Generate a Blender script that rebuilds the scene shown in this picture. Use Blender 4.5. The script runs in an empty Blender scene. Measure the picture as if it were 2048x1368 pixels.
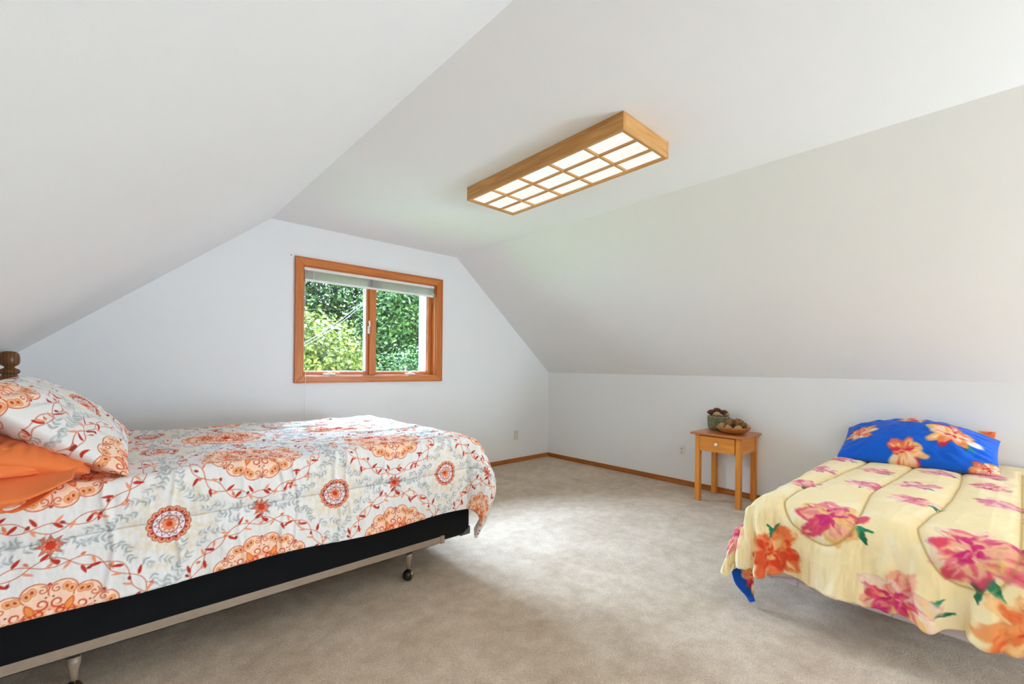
import bpy, bmesh, math, random
import numpy as np
from mathutils import Vector, Matrix

PI = math.pi
rnd = random.Random(7)
SC = bpy.context.scene
COL = SC.collection

# ------------------------------------------------------------------ room numbers (metres)
XR, XLW = 4.421, -0.588          # right / left knee wall
YE, YB = 4.12, -4.6              # window wall / wall behind the camera
ZC, ZK = 2.44, 1.139             # flat ceiling, knee wall height
CXL, CXR = 0.991, 2.886          # edges of the flat ceiling
CAM_H = 1.20825

# ------------------------------------------------------------------ colour helpers
def lin(c):
    c = np.asarray(c, float) / 255.0
    return np.where(c <= 0.04045, c / 12.92, ((c + 0.055) / 1.055) ** 2.4)

def L4(*c):
    v = lin(c)
    return (float(v[0]), float(v[1]), float(v[2]), 1.0)

# ------------------------------------------------------------------ materials
class NT:
    def __init__(self, name):
        self.m = bpy.data.materials.new(name)
        self.m.use_nodes = True
        self.t = self.m.node_tree
        self.t.nodes.clear()
        self.out = self.n('ShaderNodeOutputMaterial')
        self.p = self.n('ShaderNodeBsdfPrincipled')
        self.t.links.new(self.p.outputs[0], self.out.inputs[0])
    def n(self, t, **kw):
        nd = self.t.nodes.new(t)
        for k, v in kw.items():
            setattr(nd, k, v)
        return nd
    def l(self, a, b):
        self.t.links.new(a, b)
    def coords(self, scale=(1, 1, 1), rot=(0, 0, 0)):
        tc = self.n('ShaderNodeTexCoord')
        mp = self.n('ShaderNodeMapping')
        mp.inputs['Scale'].default_value = scale
        mp.inputs['Rotation'].default_value = rot
        self.l(tc.outputs['Object'], mp.inputs['Vector'])
        return mp.outputs[0]
    def noise(self, vec, scale, detail=4, rough=0.55, dist=0.0):
        nd = self.n('ShaderNodeTexNoise')
        nd.inputs['Scale'].default_value = scale
        nd.inputs['Detail'].default_value = detail
        nd.inputs['Roughness'].default_value = rough
        nd.inputs['Distortion'].default_value = dist
        self.l(vec, nd.inputs['Vector'])
        return nd.outputs['Fac']
    def ramp(self, fac, stops):
        r = self.n('ShaderNodeValToRGB')
        e = r.color_ramp.elements
        while len(e) < len(stops):
            e.new(0.5)
        for i, (p, c) in enumerate(stops):
            e[i].position = p
            e[i].color = c
        self.l(fac, r.inputs[0])
        return r.outputs[0]
    def mix(self, a, b, fac, mode='MIX'):
        x = self.n('ShaderNodeMix', data_type='RGBA', blend_type=mode)
        if isinstance(fac, (int, float)):
            x.inputs[0].default_value = fac
        else:
            self.l(fac, x.inputs[0])
        for s, i in ((a, 6), (b, 7)):
            if isinstance(s, tuple):
                x.inputs[i].default_value = s
            else:
                self.l(s, x.inputs[i])
        return x.outputs[2]
    def bump(self, h, strength=0.3, dist=0.01):
        b = self.n('ShaderNodeBump')
        b.inputs['Strength'].default_value = strength
        b.inputs['Distance'].default_value = dist
        self.l(h, b.inputs['Height'])
        self.l(b.outputs[0], self.p.inputs['Normal'])
    def base(self, c):
        if isinstance(c, tuple):
            self.p.inputs['Base Color'].default_value = c
        else:
            self.l(c, self.p.inputs['Base Color'])
    def set(self, **kw):
        for k, v in kw.items():
            self.p.inputs[k.replace('_', ' ')].default_value = v

def m_plain(name, c, rough=0.5, metal=0.0, var=0.06, scale=30, bump=0.0, spec=0.5):
    t = NT(name)
    v = t.coords()
    f = t.noise(v, scale, 3)
    lo = tuple(x * (1 - var) for x in c[:3]) + (1,)
    hi = tuple(min(1, x * (1 + var)) for x in c[:3]) + (1,)
    t.base(t.ramp(f, [(0.3, lo), (0.7, hi)]))
    t.set(Roughness=rough, Metallic=metal)
    t.p.inputs['Specular IOR Level'].default_value = spec
    if bump:
        t.bump(f, bump, 0.003)
    return t.m

def m_wood(name, dark, mid, light, axis='X', rough=0.42, ring=9.0, knots=False):
    t = NT(name)
    sc = {'X': (0.7, 9, 9), 'Y': (9, 0.7, 9), 'Z': (9, 9, 0.7)}[axis]
    v = t.coords(sc)
    n1 = t.noise(v, 2.2, 5, 0.6, 0.8)
    w = t.n('ShaderNodeTexWave', wave_type='BANDS', bands_direction={'X': 'Y', 'Y': 'X', 'Z': 'X'}[axis])
    w.inputs['Scale'].default_value = ring * 0.3
    w.inputs['Distortion'].default_value = 5.0
    w.inputs['Detail'].default_value = 3
    w.inputs['Detail Scale'].default_value = 1.2
    t.l(v, w.inputs['Vector'])
    c1 = t.ramp(w.outputs['Fac'], [(0.0, dark), (0.45, mid), (1.0, light)])
    c2 = t.ramp(n1, [(0.25, dark), (0.5, mid), (0.8, light)])
    col = t.mix(c1, c2, 0.62)
    if knots:
        vo = t.n('ShaderNodeTexVoronoi')
        vo.inputs['Scale'].default_value = 5.0
        t.l(t.coords((1, 1, 0.6)), vo.inputs['Vector'])
        kn = t.ramp(vo.outputs['Distance'], [(0.02, (1, 1, 1, 1)), (0.075, (0, 0, 0, 1))])
        col = t.mix(col, tuple(x * 0.35 for x in dark[:3]) + (1,), kn)
    t.base(col)
    t.set(Roughness=rough)
    t.p.inputs['Specular IOR Level'].default_value = 0.3
    t.p.inputs['Coat Weight'].default_value = 0.08
    t.p.inputs['Coat Roughness'].default_value = 0.25
    fine = t.noise(t.coords(tuple(s * 6 for s in sc)), 6, 4)
    t.bump(fine, 0.08, 0.002)
    return t.m

def m_wall(name, c):
    t = NT(name)
    v = t.coords()
    f = t.noise(v, 1.2, 3)
    lo = tuple(x * 0.985 for x in c[:3]) + (1,)
    t.base(t.ramp(f, [(0.3, lo), (0.7, c)]))
    t.set(Roughness=0.75)
    t.p.inputs['Specular IOR Level'].default_value = 0.25
    t.bump(t.noise(v, 260, 3, 0.6), 0.06, 0.002)
    return t.m

def m_carpet():
    t = NT('carpet_pile')
    v = t.coords()
    big = t.noise(v, 3.2, 6, 0.62, 0.6)
    mid = t.noise(v, 13.0, 4, 0.6)
    fine = t.noise(v, 170.0, 3, 0.7)
    fine2 = t.noise(v, 75.0, 2, 0.6)
    a, b = L4(194, 169, 139), L4(230, 209, 182)
    c = t.mix(t.ramp(big, [(0.36, a), (0.62, b)]), t.ramp(mid, [(0.35, a), (0.63, b)]), 0.5)
    g = t.ramp(fine, [(0.34, (0.50, 0.48, 0.46, 1)), (0.60, (1.14, 1.14, 1.14, 1))])
    c = t.mix(c, g, 0.55, 'MULTIPLY')
    g2 = t.ramp(fine2, [(0.3, (0.80, 0.79, 0.78, 1)), (0.65, (1.06, 1.06, 1.06, 1))])
    c = t.mix(c, g2, 0.5, 'MULTIPLY')
    t.base(c)
    t.set(Roughness=0.95)
    t.p.inputs['Specular IOR Level'].default_value = 0.1
    t.p.inputs['Sheen Weight'].default_value = 0.25
    t.p.inputs['Sheen Roughness'].default_value = 0.6
    mx = t.n('ShaderNodeMath', operation='ADD')
    t.l(fine, mx.inputs[0]); t.l(fine2, mx.inputs[1])
    t.bump(mx.outputs[0], 0.75, 0.012)
    return t.m

def m_print(name, rough=0.85, sheen=0.15, weave=900):
    t = NT(name)
    at = t.n('ShaderNodeAttribute', attribute_name='print')
    t.base(at.outputs['Color'])
    t.set(Roughness=rough)
    t.p.inputs['Specular IOR Level'].default_value = 0.2
    t.p.inputs['Sheen Weight'].default_value = sheen
    t.bump(t.noise(t.coords(), weave, 2), 0.05, 0.001)
    return t.m

def m_fabric(name, c, rough=0.85, var=0.05, spec=0.2):
    t = NT(name)
    v = t.coords()
    f = t.noise(v, 14, 4)
    lo = tuple(x * (1 - var) for x in c[:3]) + (1,)
    t.base(t.ramp(f, [(0.3, lo), (0.7, c)]))
    t.set(Roughness=rough)
    t.p.inputs['Specular IOR Level'].default_value = spec
    t.p.inputs['Sheen Weight'].default_value = 0.12
    t.bump(t.noise(v, 600, 2), 0.08, 0.001)
    return t.m

def m_glass():
    t = NT('window_glass')
    t.t.nodes.remove(t.p)
    tr = t.n('ShaderNodeBsdfTransparent')
    gl = t.n('ShaderNodeBsdfGlossy')
    gl.inputs['Roughness'].default_value = 0.02
    fr = t.n('ShaderNodeFresnel')
    fr.inputs['IOR'].default_value = 1.35
    nz = t.noise(t.coords(), 2.0, 2)
    tr_c = t.ramp(nz, [(0.3, (0.93, 0.95, 0.94, 1)), (0.7, (0.95, 0.965, 0.955, 1))])
    t.l(tr_c, tr.inputs['Color'])
    mx = t.n('ShaderNodeMixShader')
    t.l(fr.outputs[0], mx.inputs[0]); t.l(tr.outputs[0], mx.inputs[1]); t.l(gl.outputs[0], mx.inputs[2])
    t.l(mx.outputs[0], t.out.inputs[0])
    return t.m

def m_emit(name, c, strength, c2=None):
    t = NT(name)
    t.t.nodes.remove(t.p)
    em = t.n('ShaderNodeEmission')
    f = t.noise(t.coords(), 3.0, 2)
    t.l(t.ramp(f, [(0.3, c), (0.7, c2 or c)]), em.inputs['Color'])
    em.inputs['Strength'].default_value = strength
    t.l(em.outputs[0], t.out.inputs[0])
    return t.m

def m_leaf(name, a, b, c):
    t = NT(name)
    at = t.n('ShaderNodeAttribute', attribute_name='leaf_tone')
    col = t.ramp(at.outputs['Fac'], [(0.0, a), (0.5, b), (1.0, c)])
    t.base(col)
    t.set(Roughness=0.6)
    t.p.inputs['Specular IOR Level'].default_value = 0.12
    tl = t.n('ShaderNodeBsdfTranslucent')
    t.l(col, tl.inputs['Color'])
    mx = t.n('ShaderNodeMixShader')
    mx.inputs[0].default_value = 0.22
    t.l(t.p.outputs[0], mx.inputs[1]); t.l(tl.outputs[0], mx.inputs[2])
    t.l(mx.outputs[0], t.out.inputs[0])
    return t.m

def m_bark():
    t = NT('mossy_bark')
    v = t.coords((1, 1, 0.35))
    f = t.noise(v, 38, 6, 0.7, 1.0)
    g = t.noise(t.coords(), 14, 3)
    c1 = t.ramp(f, [(0.3, L4(66, 58, 40)), (0.5, L4(124, 116, 84)), (0.75, L4(170, 160, 128))])
    c2 = t.ramp(f, [(0.3, L4(80, 80, 52)), (0.7, L4(146, 146, 108))])
    t.base(t.mix(c1, c2, g))
    t.set(Roughness=0.9)
    t.bump(f, 0.8, 0.006)
    return t.m

M = {}
M['wall'] = m_wall('wall_paint', L4(235, 236, 236))
M['ceil'] = m_wall('ceiling_paint', L4(238, 239, 239))
M['carpet'] = m_carpet()
M['fir_x'] = m_wood('fir_along_x', L4(154, 80, 30), L4(196, 112, 48), L4(212, 136, 68), 'X')
M['fir_y'] = m_wood('fir_along_y', L4(154, 80, 30), L4(196, 112, 48), L4(212, 136, 68), 'Y')
M['fir_z'] = m_wood('fir_upright', L4(154, 80, 30), L4(196, 112, 48), L4(212, 136, 68), 'Z')
M['base_x'] = m_wood('trim_along_x', L4(140, 78, 30), L4(172, 102, 44), L4(186, 118, 58), 'X')
M['base_y'] = m_wood('trim_along_y', L4(140, 78, 30), L4(172, 102, 44), L4(186, 118, 58), 'Y')
M['cedar_y'] = m_wood('cedar_along_y', L4(160, 106, 50), L4(204, 150, 86), L4(216, 170, 108), 'Y', ring=14)
M['cedar_x'] = m_wood('cedar_along_x', L4(160, 106, 50), L4(204, 150, 86), L4(216, 170, 108), 'X', ring=14)
M['pine_y'] = m_wood('honey_pine_y', L4(184, 104, 34), L4(218, 138, 50), L4(228, 156, 70), 'Y', ring=5)
M['pine_x'] = m_wood('honey_pine_x', L4(184, 104, 34), L4(216, 136, 50), L4(226, 154, 68), 'X', ring=5)
M['pine_z'] = m_wood('honey_pine_z', L4(184, 104, 34), L4(214, 134, 50), L4(226, 154, 68), 'Z', ring=5, knots=True)
M['top_y'] = m_wood('table_top_pine', L4(158, 84, 42), L4(190, 112, 62), L4(204, 134, 84), 'Y', ring=5, rough=0.3)
M['walnut'] = m_wood('dark_turned_wood', L4(66, 40, 20), L4(108, 70, 36), L4(140, 96, 54), 'Z', rough=0.3)
M['white_paint'] = m_plain('white_paint', L4(238, 238, 236), 0.4, var=0.015)
M['outer_paint'] = m_plain('exterior_paint', L4(150, 152, 156), 0.5, var=0.02)
M['blind'] = m_plain('blind_slats', L4(236, 233, 226), 0.45, var=0.02)
M['plastic'] = m_plain('white_plastic', L4(232, 231, 226), 0.35, var=0.01)
M['plate_beige'] = m_plain('pale_plate', L4(214, 211, 200), 0.4, var=0.01)
M['slot'] = m_plain('dark_slot', L4(60, 56, 52), 0.6)
M['steel'] = m_plain('brown_steel', L4(156, 138, 120), 0.42, 0.15, var=0.06)
M['steel_dark'] = m_plain('dark_steel', L4(62, 54, 44), 0.4, 0.7)
M['brass'] = m_plain('brass_cover', L4(168, 150, 104), 0.25, 0.9)
M['rubber'] = m_plain('black_rubber', L4(22, 21, 21), 0.4)
M['chrome'] = m_plain('bright_metal', L4(205, 205, 205), 0.25, 0.85, var=0.02)
M['black_cloth'] = m_fabric('black_box_cloth', L4(24, 24, 25), 0.95, 0.2, spec=0.06)
M['guard'] = m_plain('grey_corner_guard', L4(74, 74, 77), 0.25, var=0.08)
M['orange'] = m_fabric('orange_cotton', L4(240, 128, 66), 0.7, 0.06)
M['mattress'] = m_fabric('mattress_ticking', L4(226, 224, 220))
M['print'] = m_print('printed_cotton')
M['glass'] = m_glass()
M['diffuser'] = m_emit('lit_diffuser', (1.0, 0.95, 0.88, 1), 0.80, (0.91, 0.98, 0.93, 1))
M['bark'] = m_bark()
M['bowl'] = m_wood('carved_bowl_wood', L4(120, 66, 26), L4(176, 112, 52), L4(206, 146, 78), 'Y', rough=0.35, ring=12)
M['nut'] = m_plain('tan_nut_shell', L4(176, 138, 92), 0.5, var=0.22, scale=60, bump=0.3)
M['pod'] = m_plain('brown_seed_pod', L4(140, 98, 54), 0.65, var=0.35, scale=70, bump=0.5)
M['petal_d'] = m_plain('dried_petal_brown', L4(112, 66, 38), 0.7, var=0.35, scale=80, bump=0.3)
M['petal_l'] = m_plain('dried_petal_cream', L4(196, 170, 128), 0.7, var=0.2, scale=80, bump=0.3)
M['wire'] = m_plain('cable_sheath', L4(52, 52, 50), 0.7)
M['trunk'] = m_plain('tree_bark', L4(86, 72, 56), 0.9, var=0.4, scale=20, bump=0.6)
M['grass'] = m_plain('lawn', L4(70, 96, 44), 0.9, var=0.4, scale=4)
M['leaf_dark'] = m_leaf('leaf_deep', L4(12, 26, 8), L4(28, 50, 20), L4(52, 74, 34))
M['leaf_yel'] = m_leaf('leaf_yellow', L4(28, 42, 8), L4(62, 76, 18), L4(104, 104, 40))
M['leaf_mid'] = m_leaf('leaf_mid', L4(12, 30, 7), L4(31, 56, 15), L4(58, 82, 32))

# ------------------------------------------------------------------ object helpers
OFF = {}
def tag(o, label=None, cat=None, group=None, kind=None):
    if label: o['label'] = label
    if cat: o['category'] = cat
    if group: o['group'] = group
    if kind: o['kind'] = kind
    return o

def thing(name, label, cat, loc, group=None):
    o = bpy.data.objects.new(name, None)
    o.empty_display_size = 0.1
    COL.objects.link(o)
    o.location = loc
    OFF[o.name] = Vector(loc)
    return tag(o, label, cat, group)

def link_mesh(name, me, mat, parent=None, origin=None, smooth=None):
    o = bpy.data.objects.new(name, me)
    COL.objects.link(o)
    off = Vector((0, 0, 0))
    if parent is not None:
        off = OFF.get(parent.name, Vector((0, 0, 0)))
        o.parent = parent
    elif origin is not None:
        off = Vector(origin)
        o.location = off
    OFF[o.name] = off
    if off.length:
        me.transform(Matrix.Translation(-off))
    if mat is not None:
        me.materials.append(mat)
    if smooth is not None:
        me.polygons.foreach_set('use_smooth', [smooth] * len(me.polygons))
    return o

class MB:
    def __init__(self):
        self.v = []; self.f = []; self.s = []
    def add(self, vs, fs, smooth=False):
        b = len(self.v)
        self.v += [tuple(v) for v in vs]
        for f in fs:
            self.f.append(tuple(i + b for i in f)); self.s.append(smooth)
        return self
    def box(self, x0, x1, y0, y1, z0, z1):
        vs = [(x, y, z) for x in (x0, x1) for y in (y0, y1) for z in (z0, z1)]
        return self.add(vs, [(0, 1, 3, 2), (4, 6, 7, 5), (0, 4, 5, 1), (2, 3, 7, 6), (0, 2, 6, 4), (1, 5, 7, 3)])
    def lathe(self, prof, c=(0, 0, 0), n=32, axis='Z', cap=True):
        vs = []
        for r, h in prof:
            for k in range(n):
                a = 2 * PI * k / n
                p = (r * math.cos(a), r * math.sin(a), h)
                if axis == 'X': p = (h, p[0], p[1])
                elif axis == 'Y': p = (p[1], h, p[0])
                vs.append((p[0] + c[0], p[1] + c[1], p[2] + c[2]))
        fs = []
        for i in range(len(prof) - 1):
            for k in range(n):
                k2 = (k + 1) % n
                fs.append((i * n + k, i * n + k2, (i + 1) * n + k2, (i + 1) * n + k))
        self.add(vs, fs, True)
        b = len(self.v) - len(vs)
        if cap:
            self.f.append(tuple(b + k for k in reversed(range(n)))); self.s.append(False)
            self.f.append(tuple(b + (len(prof) - 1) * n + k for k in range(n))); self.s.append(False)
        return self
    def tube(self, pts, r, n=10):
        pts = [Vector(p) for p in pts]
        rs = r if isinstance(r, (list, tuple)) else [r] * len(pts)
        vs = []
        up = Vector((0.31, 0.17, 0.93)).normalized()
        for i, p in enumerate(pts):
            d = (pts[min(i + 1, len(pts) - 1)] - pts[max(i - 1, 0)]).normalized()
            a = d.cross(up)
            if a.length < 1e-3: a = d.cross(Vector((1, 0, 0)))
            a.normalize(); b = d.cross(a)
            for k in range(n):
                t = 2 * PI * k / n
                vs.append(p + (a * math.cos(t) + b * math.sin(t)) * rs[i])
        fs = []
        for i in range(len(pts) - 1):
            for k in range(n):
                k2 = (k + 1) % n
                fs.append((i * n + k, i * n + k2, (i + 1) * n + k2, (i + 1) * n + k))
        fs.append(tuple(reversed(range(n)))); fs.append(tuple((len(pts) - 1) * n + k for k in range(n)))
        return self.add(vs, fs, True)
    def prism(self, poly, a0, a1, plane='XZ'):
        """extrude a 2-D polygon; plane XZ is extruded along Y, YZ along X, XY along Z"""
        n = len(poly)
        def P(p, a):
            return {'XZ': (p[0], a, p[1]), 'YZ': (a, p[0], p[1]), 'XY': (p[0], p[1], a)}[plane]
        vs = [P(p, a0) for p in poly] + [P(p, a1) for p in poly]
        fs = [tuple(range(n)), tuple(reversed(range(n, 2 * n)))]
        for k in range(n):
            k2 = (k + 1) % n
            fs.append((k, k + n, k2 + n, k2))
        return self.add(vs, fs)
    def build(self, name, mat, parent=None, origin=None, bevel=0.0, seg=2, sub=0):
        me = bpy.data.meshes.new(name)
        me.from_pydata(self.v, [], self.f)
        me.polygons.foreach_set('use_smooth', self.s)
        bm = bmesh.new(); bm.from_mesh(me)
        bmesh.ops.recalc_face_normals(bm, faces=bm.faces)
        bm.to_mesh(me); bm.free()
        o = link_mesh(name, me, mat, parent, origin)
        if bevel:
            md = o.modifiers.new('bevel', 'BEVEL'); md.width = bevel; md.segments = seg; md.limit_method = 'ANGLE'
            md.angle_limit = math.radians(50)
        if sub:
            md = o.modifiers.new('sub', 'SUBSURF'); md.levels = sub; md.render_levels = sub
        return o

def struct(o):
    o['kind'] = 'structure'
    return o

def grid_mesh(name, V, colors=None, closed=False):
    ny, nx = V.shape[:2]
    idx = np.arange(ny * nx).reshape(ny, nx)
    q = np.stack([idx[:-1, :-1], idx[:-1, 1:], idx[1:, 1:], idx[1:, :-1]], -1).reshape(-1, 4)
    return quad_mesh(name, V.reshape(-1, 3), q, None if colors is None else colors.reshape(-1, 3))

def quad_mesh(name, v, q, colors=None, attr='print'):
    me = bpy.data.meshes.new(name)
    me.vertices.add(len(v))
    me.vertices.foreach_set('co', np.ascontiguousarray(v, np.float32).ravel())
    me.loops.add(q.size)
    me.loops.foreach_set('vertex_index', np.ascontiguousarray(q, np.int32).ravel())
    me.polygons.add(len(q))
    me.polygons.foreach_set('loop_start', np.arange(0, q.size, 4, dtype=np.int32))
    me.polygons.foreach_set('use_smooth', np.ones(len(q), bool))
    me.update(calc_edges=True)
    if colors is not None:
        at = me.color_attributes.new(attr, 'FLOAT_COLOR', 'POINT')
        c = np.ones((len(v), 4), np.float32)
        c[:, :3] = lin(np.clip(colors, 0, 1) * 255)
        at.data.foreach_set('color', c.ravel())
    return me

# ------------------------------------------------------------------ numpy noise
def vnoise(x, y, seed=0):
    xi = np.floor(x).astype(np.int64); yi = np.floor(y).astype(np.int64)
    fx = x - xi; fy = y - yi
    fx = fx * fx * fx * (fx * (fx * 6 - 15) + 10); fy = fy * fy * fy * (fy * (fy * 6 - 15) + 10)
    def h(a, b):
        n = (a * 374761393 + b * 668265263 + seed * 982451653) & 0x7fffffff
        n = ((n ^ (n >> 13)) * 1274126177) & 0x7fffffff
        return ((n ^ (n >> 16)) & 0xffff) / 65535.0
    a = h(xi, yi); b = h(xi + 1, yi); c = h(xi, yi + 1); d = h(xi + 1, yi + 1)
    return (a * (1 - fx) + b * fx) * (1 - fy) + (c * (1 - fx) + d * fx) * fy

def fbm(x, y, seed=0, o=4):
    s = 0; a = 0.5; t = 0
    for k in range(o):
        s = s + a * vnoise(x * 2 ** k, y * 2 ** k, seed + k * 17); t += a; a *= 0.5
    return s / t

# ------------------------------------------------------------------ textile print drawing
class Canvas:
    """a printed cloth design, kept in cloth metres; colours are sRGB 0..1"""
    def __init__(self, x0, y0, w, h, res, bg, wrap=False):
        self.x0, self.y0, self.res, self.wrap = x0, y0, res, wrap
        self.W, self.H = int(round(w / res)), int(round(h / res))
        self.a = np.empty((self.H, self.W, 3)); self.a[:] = np.array(bg) / 255.0
        self.gx = x0 + (np.arange(self.W) + 0.5) * res
        self.gy = y0 + (np.arange(self.H) + 0.5) * res
    def put(self, bb, fn, col, op=1.0, soft=1.0):
        r = self.res
        i0 = int(math.floor((bb[0] - self.x0) / r)) - 2; i1 = int(math.ceil((bb[2] - self.x0) / r)) + 2
        j0 = int(math.floor((bb[1] - self.y0) / r)) - 2; j1 = int(math.ceil((bb[3] - self.y0) / r)) + 2
        if not self.wrap:
            i0 = max(i0, 0); j0 = max(j0, 0); i1 = min(i1, self.W); j1 = min(j1, self.H)
            if i0 >= i1 or j0 >= j1: return
        ii = np.arange(i0, i1); jj = np.arange(j0, j1)
        X, Y = np.meshgrid(self.x0 + (ii + 0.5) * r, self.y0 + (jj + 0.5) * r)
        al = np.clip(0.5 - fn(X, Y) / (r * soft), 0, 1) * op
        ix = np.ix_(jj % self.H, ii % self.W)
        old = self.a[ix]
        c = col(X, Y) if callable(col) else np.array(col) / 255.0
        self.a[ix] = old + (c - old) * al[..., None]
    def disc(self, x, y, r, col, op=1.0, soft=1.0):
        self.put((x - r, y - r, x + r, y + r), lambda X, Y: np.hypot(X - x, Y - y) - r, col, op, soft)
    def ring(self, x, y, r, w, col, op=1.0):
        R = r + w
        self.put((x - R, y - R, x + R, y + R), lambda X, Y: np.abs(np.hypot(X - x, Y - y) - r) - w / 2, col, op)
    def ell(self, x, y, a, b, ang, col, op=1.0, soft=1.0):
        R = max(a, b); c, s = math.cos(ang), math.sin(ang)
        def fn(X, Y):
            u = (X - x) * c + (Y - y) * s; v = -(X - x) * s + (Y - y) * c
            return (np.hypot(u / a, v / b) - 1) * min(a, b)
        self.put((x - R, y - R, x + R, y + R), fn, col, op, soft)
    def leaf(self, x, y, ang, ln, wd, col, op=1.0, soft=1.0):
        c, s = math.cos(ang), math.sin(ang)
        ex, ey = x + ln * c, y + ln * s
        def fn(X, Y):
            u = ((X - x) * c + (Y - y) * s) / ln; v = -(X - x) * s + (Y - y) * c
            uu = np.clip(u, 0, 1)
            w = wd * 2.1 * np.sqrt(uu) * (1 - uu) ** 0.8
            return np.maximum(np.abs(v) - w, np.maximum(-u, u - 1) * ln)
        self.put((min(x, ex) - wd, min(y, ey) - wd, max(x, ex) + wd, max(y, ey) + wd), fn, col, op, soft)
    def line(self, pts, w, col, op=1.0, taper=False):
        pts = np.asarray(pts, float)
        step = 10
        for k in range(0, len(pts) - 1, step):
            seg = pts[k:k + step + 1]
            lo = seg.min(0) - w; hi = seg.max(0) + w
            def fn(X, Y, seg=seg):
                d = np.full(X.shape, 9.0)
                for a, b in zip(seg[:-1], seg[1:]):
                    ab = b - a; L = max(ab @ ab, 1e-12)
                    t = np.clip(((X - a[0]) * ab[0] + (Y - a[1]) * ab[1]) / L, 0, 1)
                    d = np.minimum(d, np.hypot(X - a[0] - t * ab[0], Y - a[1] - t * ab[1]))
                return d - w / 2
            self.put((lo[0], lo[1], hi[0], hi[1]), fn, col, op)
    def poly(self, pts, col, op=1.0):
        pts = np.asarray(pts, float); lo = pts.min(0); hi = pts.max(0)
        def fn(X, Y):
            d = np.full(X.shape, 9.0); ins = np.zeros(X.shape, bool)
            for a, b in zip(pts, np.roll(pts, -1, 0)):
                ab = b - a; L = max(ab @ ab, 1e-12)
                t = np.clip(((X - a[0]) * ab[0] + (Y - a[1]) * ab[1]) / L, 0, 1)
                d = np.minimum(d, np.hypot(X - a[0] - t * ab[0], Y - a[1] - t * ab[1]))
                cr = ((a[1] > Y) != (b[1] > Y)) & (X < (b[0] - a[0]) * (Y - a[1]) / (b[1] - a[1] + 1e-15) + a[0])
                ins ^= cr
            return np.where(ins, -d, d)
        self.put((lo[0], lo[1], hi[0], hi[1]), fn, col, op)
    def sample(self, X, Y):
        u = (X - self.x0) / self.res - 0.5; v = (Y - self.y0) / self.res - 0.5
        i = np.floor(u).astype(int); j = np.floor(v).astype(int)
        fu = (u - i)[..., None]; fv = (v - j)[..., None]
        if self.wrap:
            g = lambda a, b: self.a[b % self.H, a % self.W]
        else:
            g = lambda a, b: self.a[np.clip(b, 0, self.H - 1), np.clip(a, 0, self.W - 1)]
        return (g(i, j) * (1 - fu) + g(i + 1, j) * fu) * (1 - fv) + (g(i, j + 1) * (1 - fu) + g(i + 1, j + 1) * fu) * fv

def star_pts(x, y, n, ro, ri, a0=PI / 2):
    return [(x + (ro if k % 2 == 0 else ri) * math.cos(a0 + PI * k / n), y + (ro if k % 2 == 0 else ri) * math.sin(a0 + PI * k / n)) for k in range(2 * n)]

def spiral(x, y, r, a0, turns, sgn=1, r1=0.15, n=26):
    return [(x + r * (1 - (1 - r1) * t / n) * math.cos(a0 + sgn * 2 * PI * turns * t / n),
             y + r * (1 - (1 - r1) * t / n) * math.sin(a0 + sgn * 2 * PI * turns * t / n)) for t in range(n + 1)]

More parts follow.
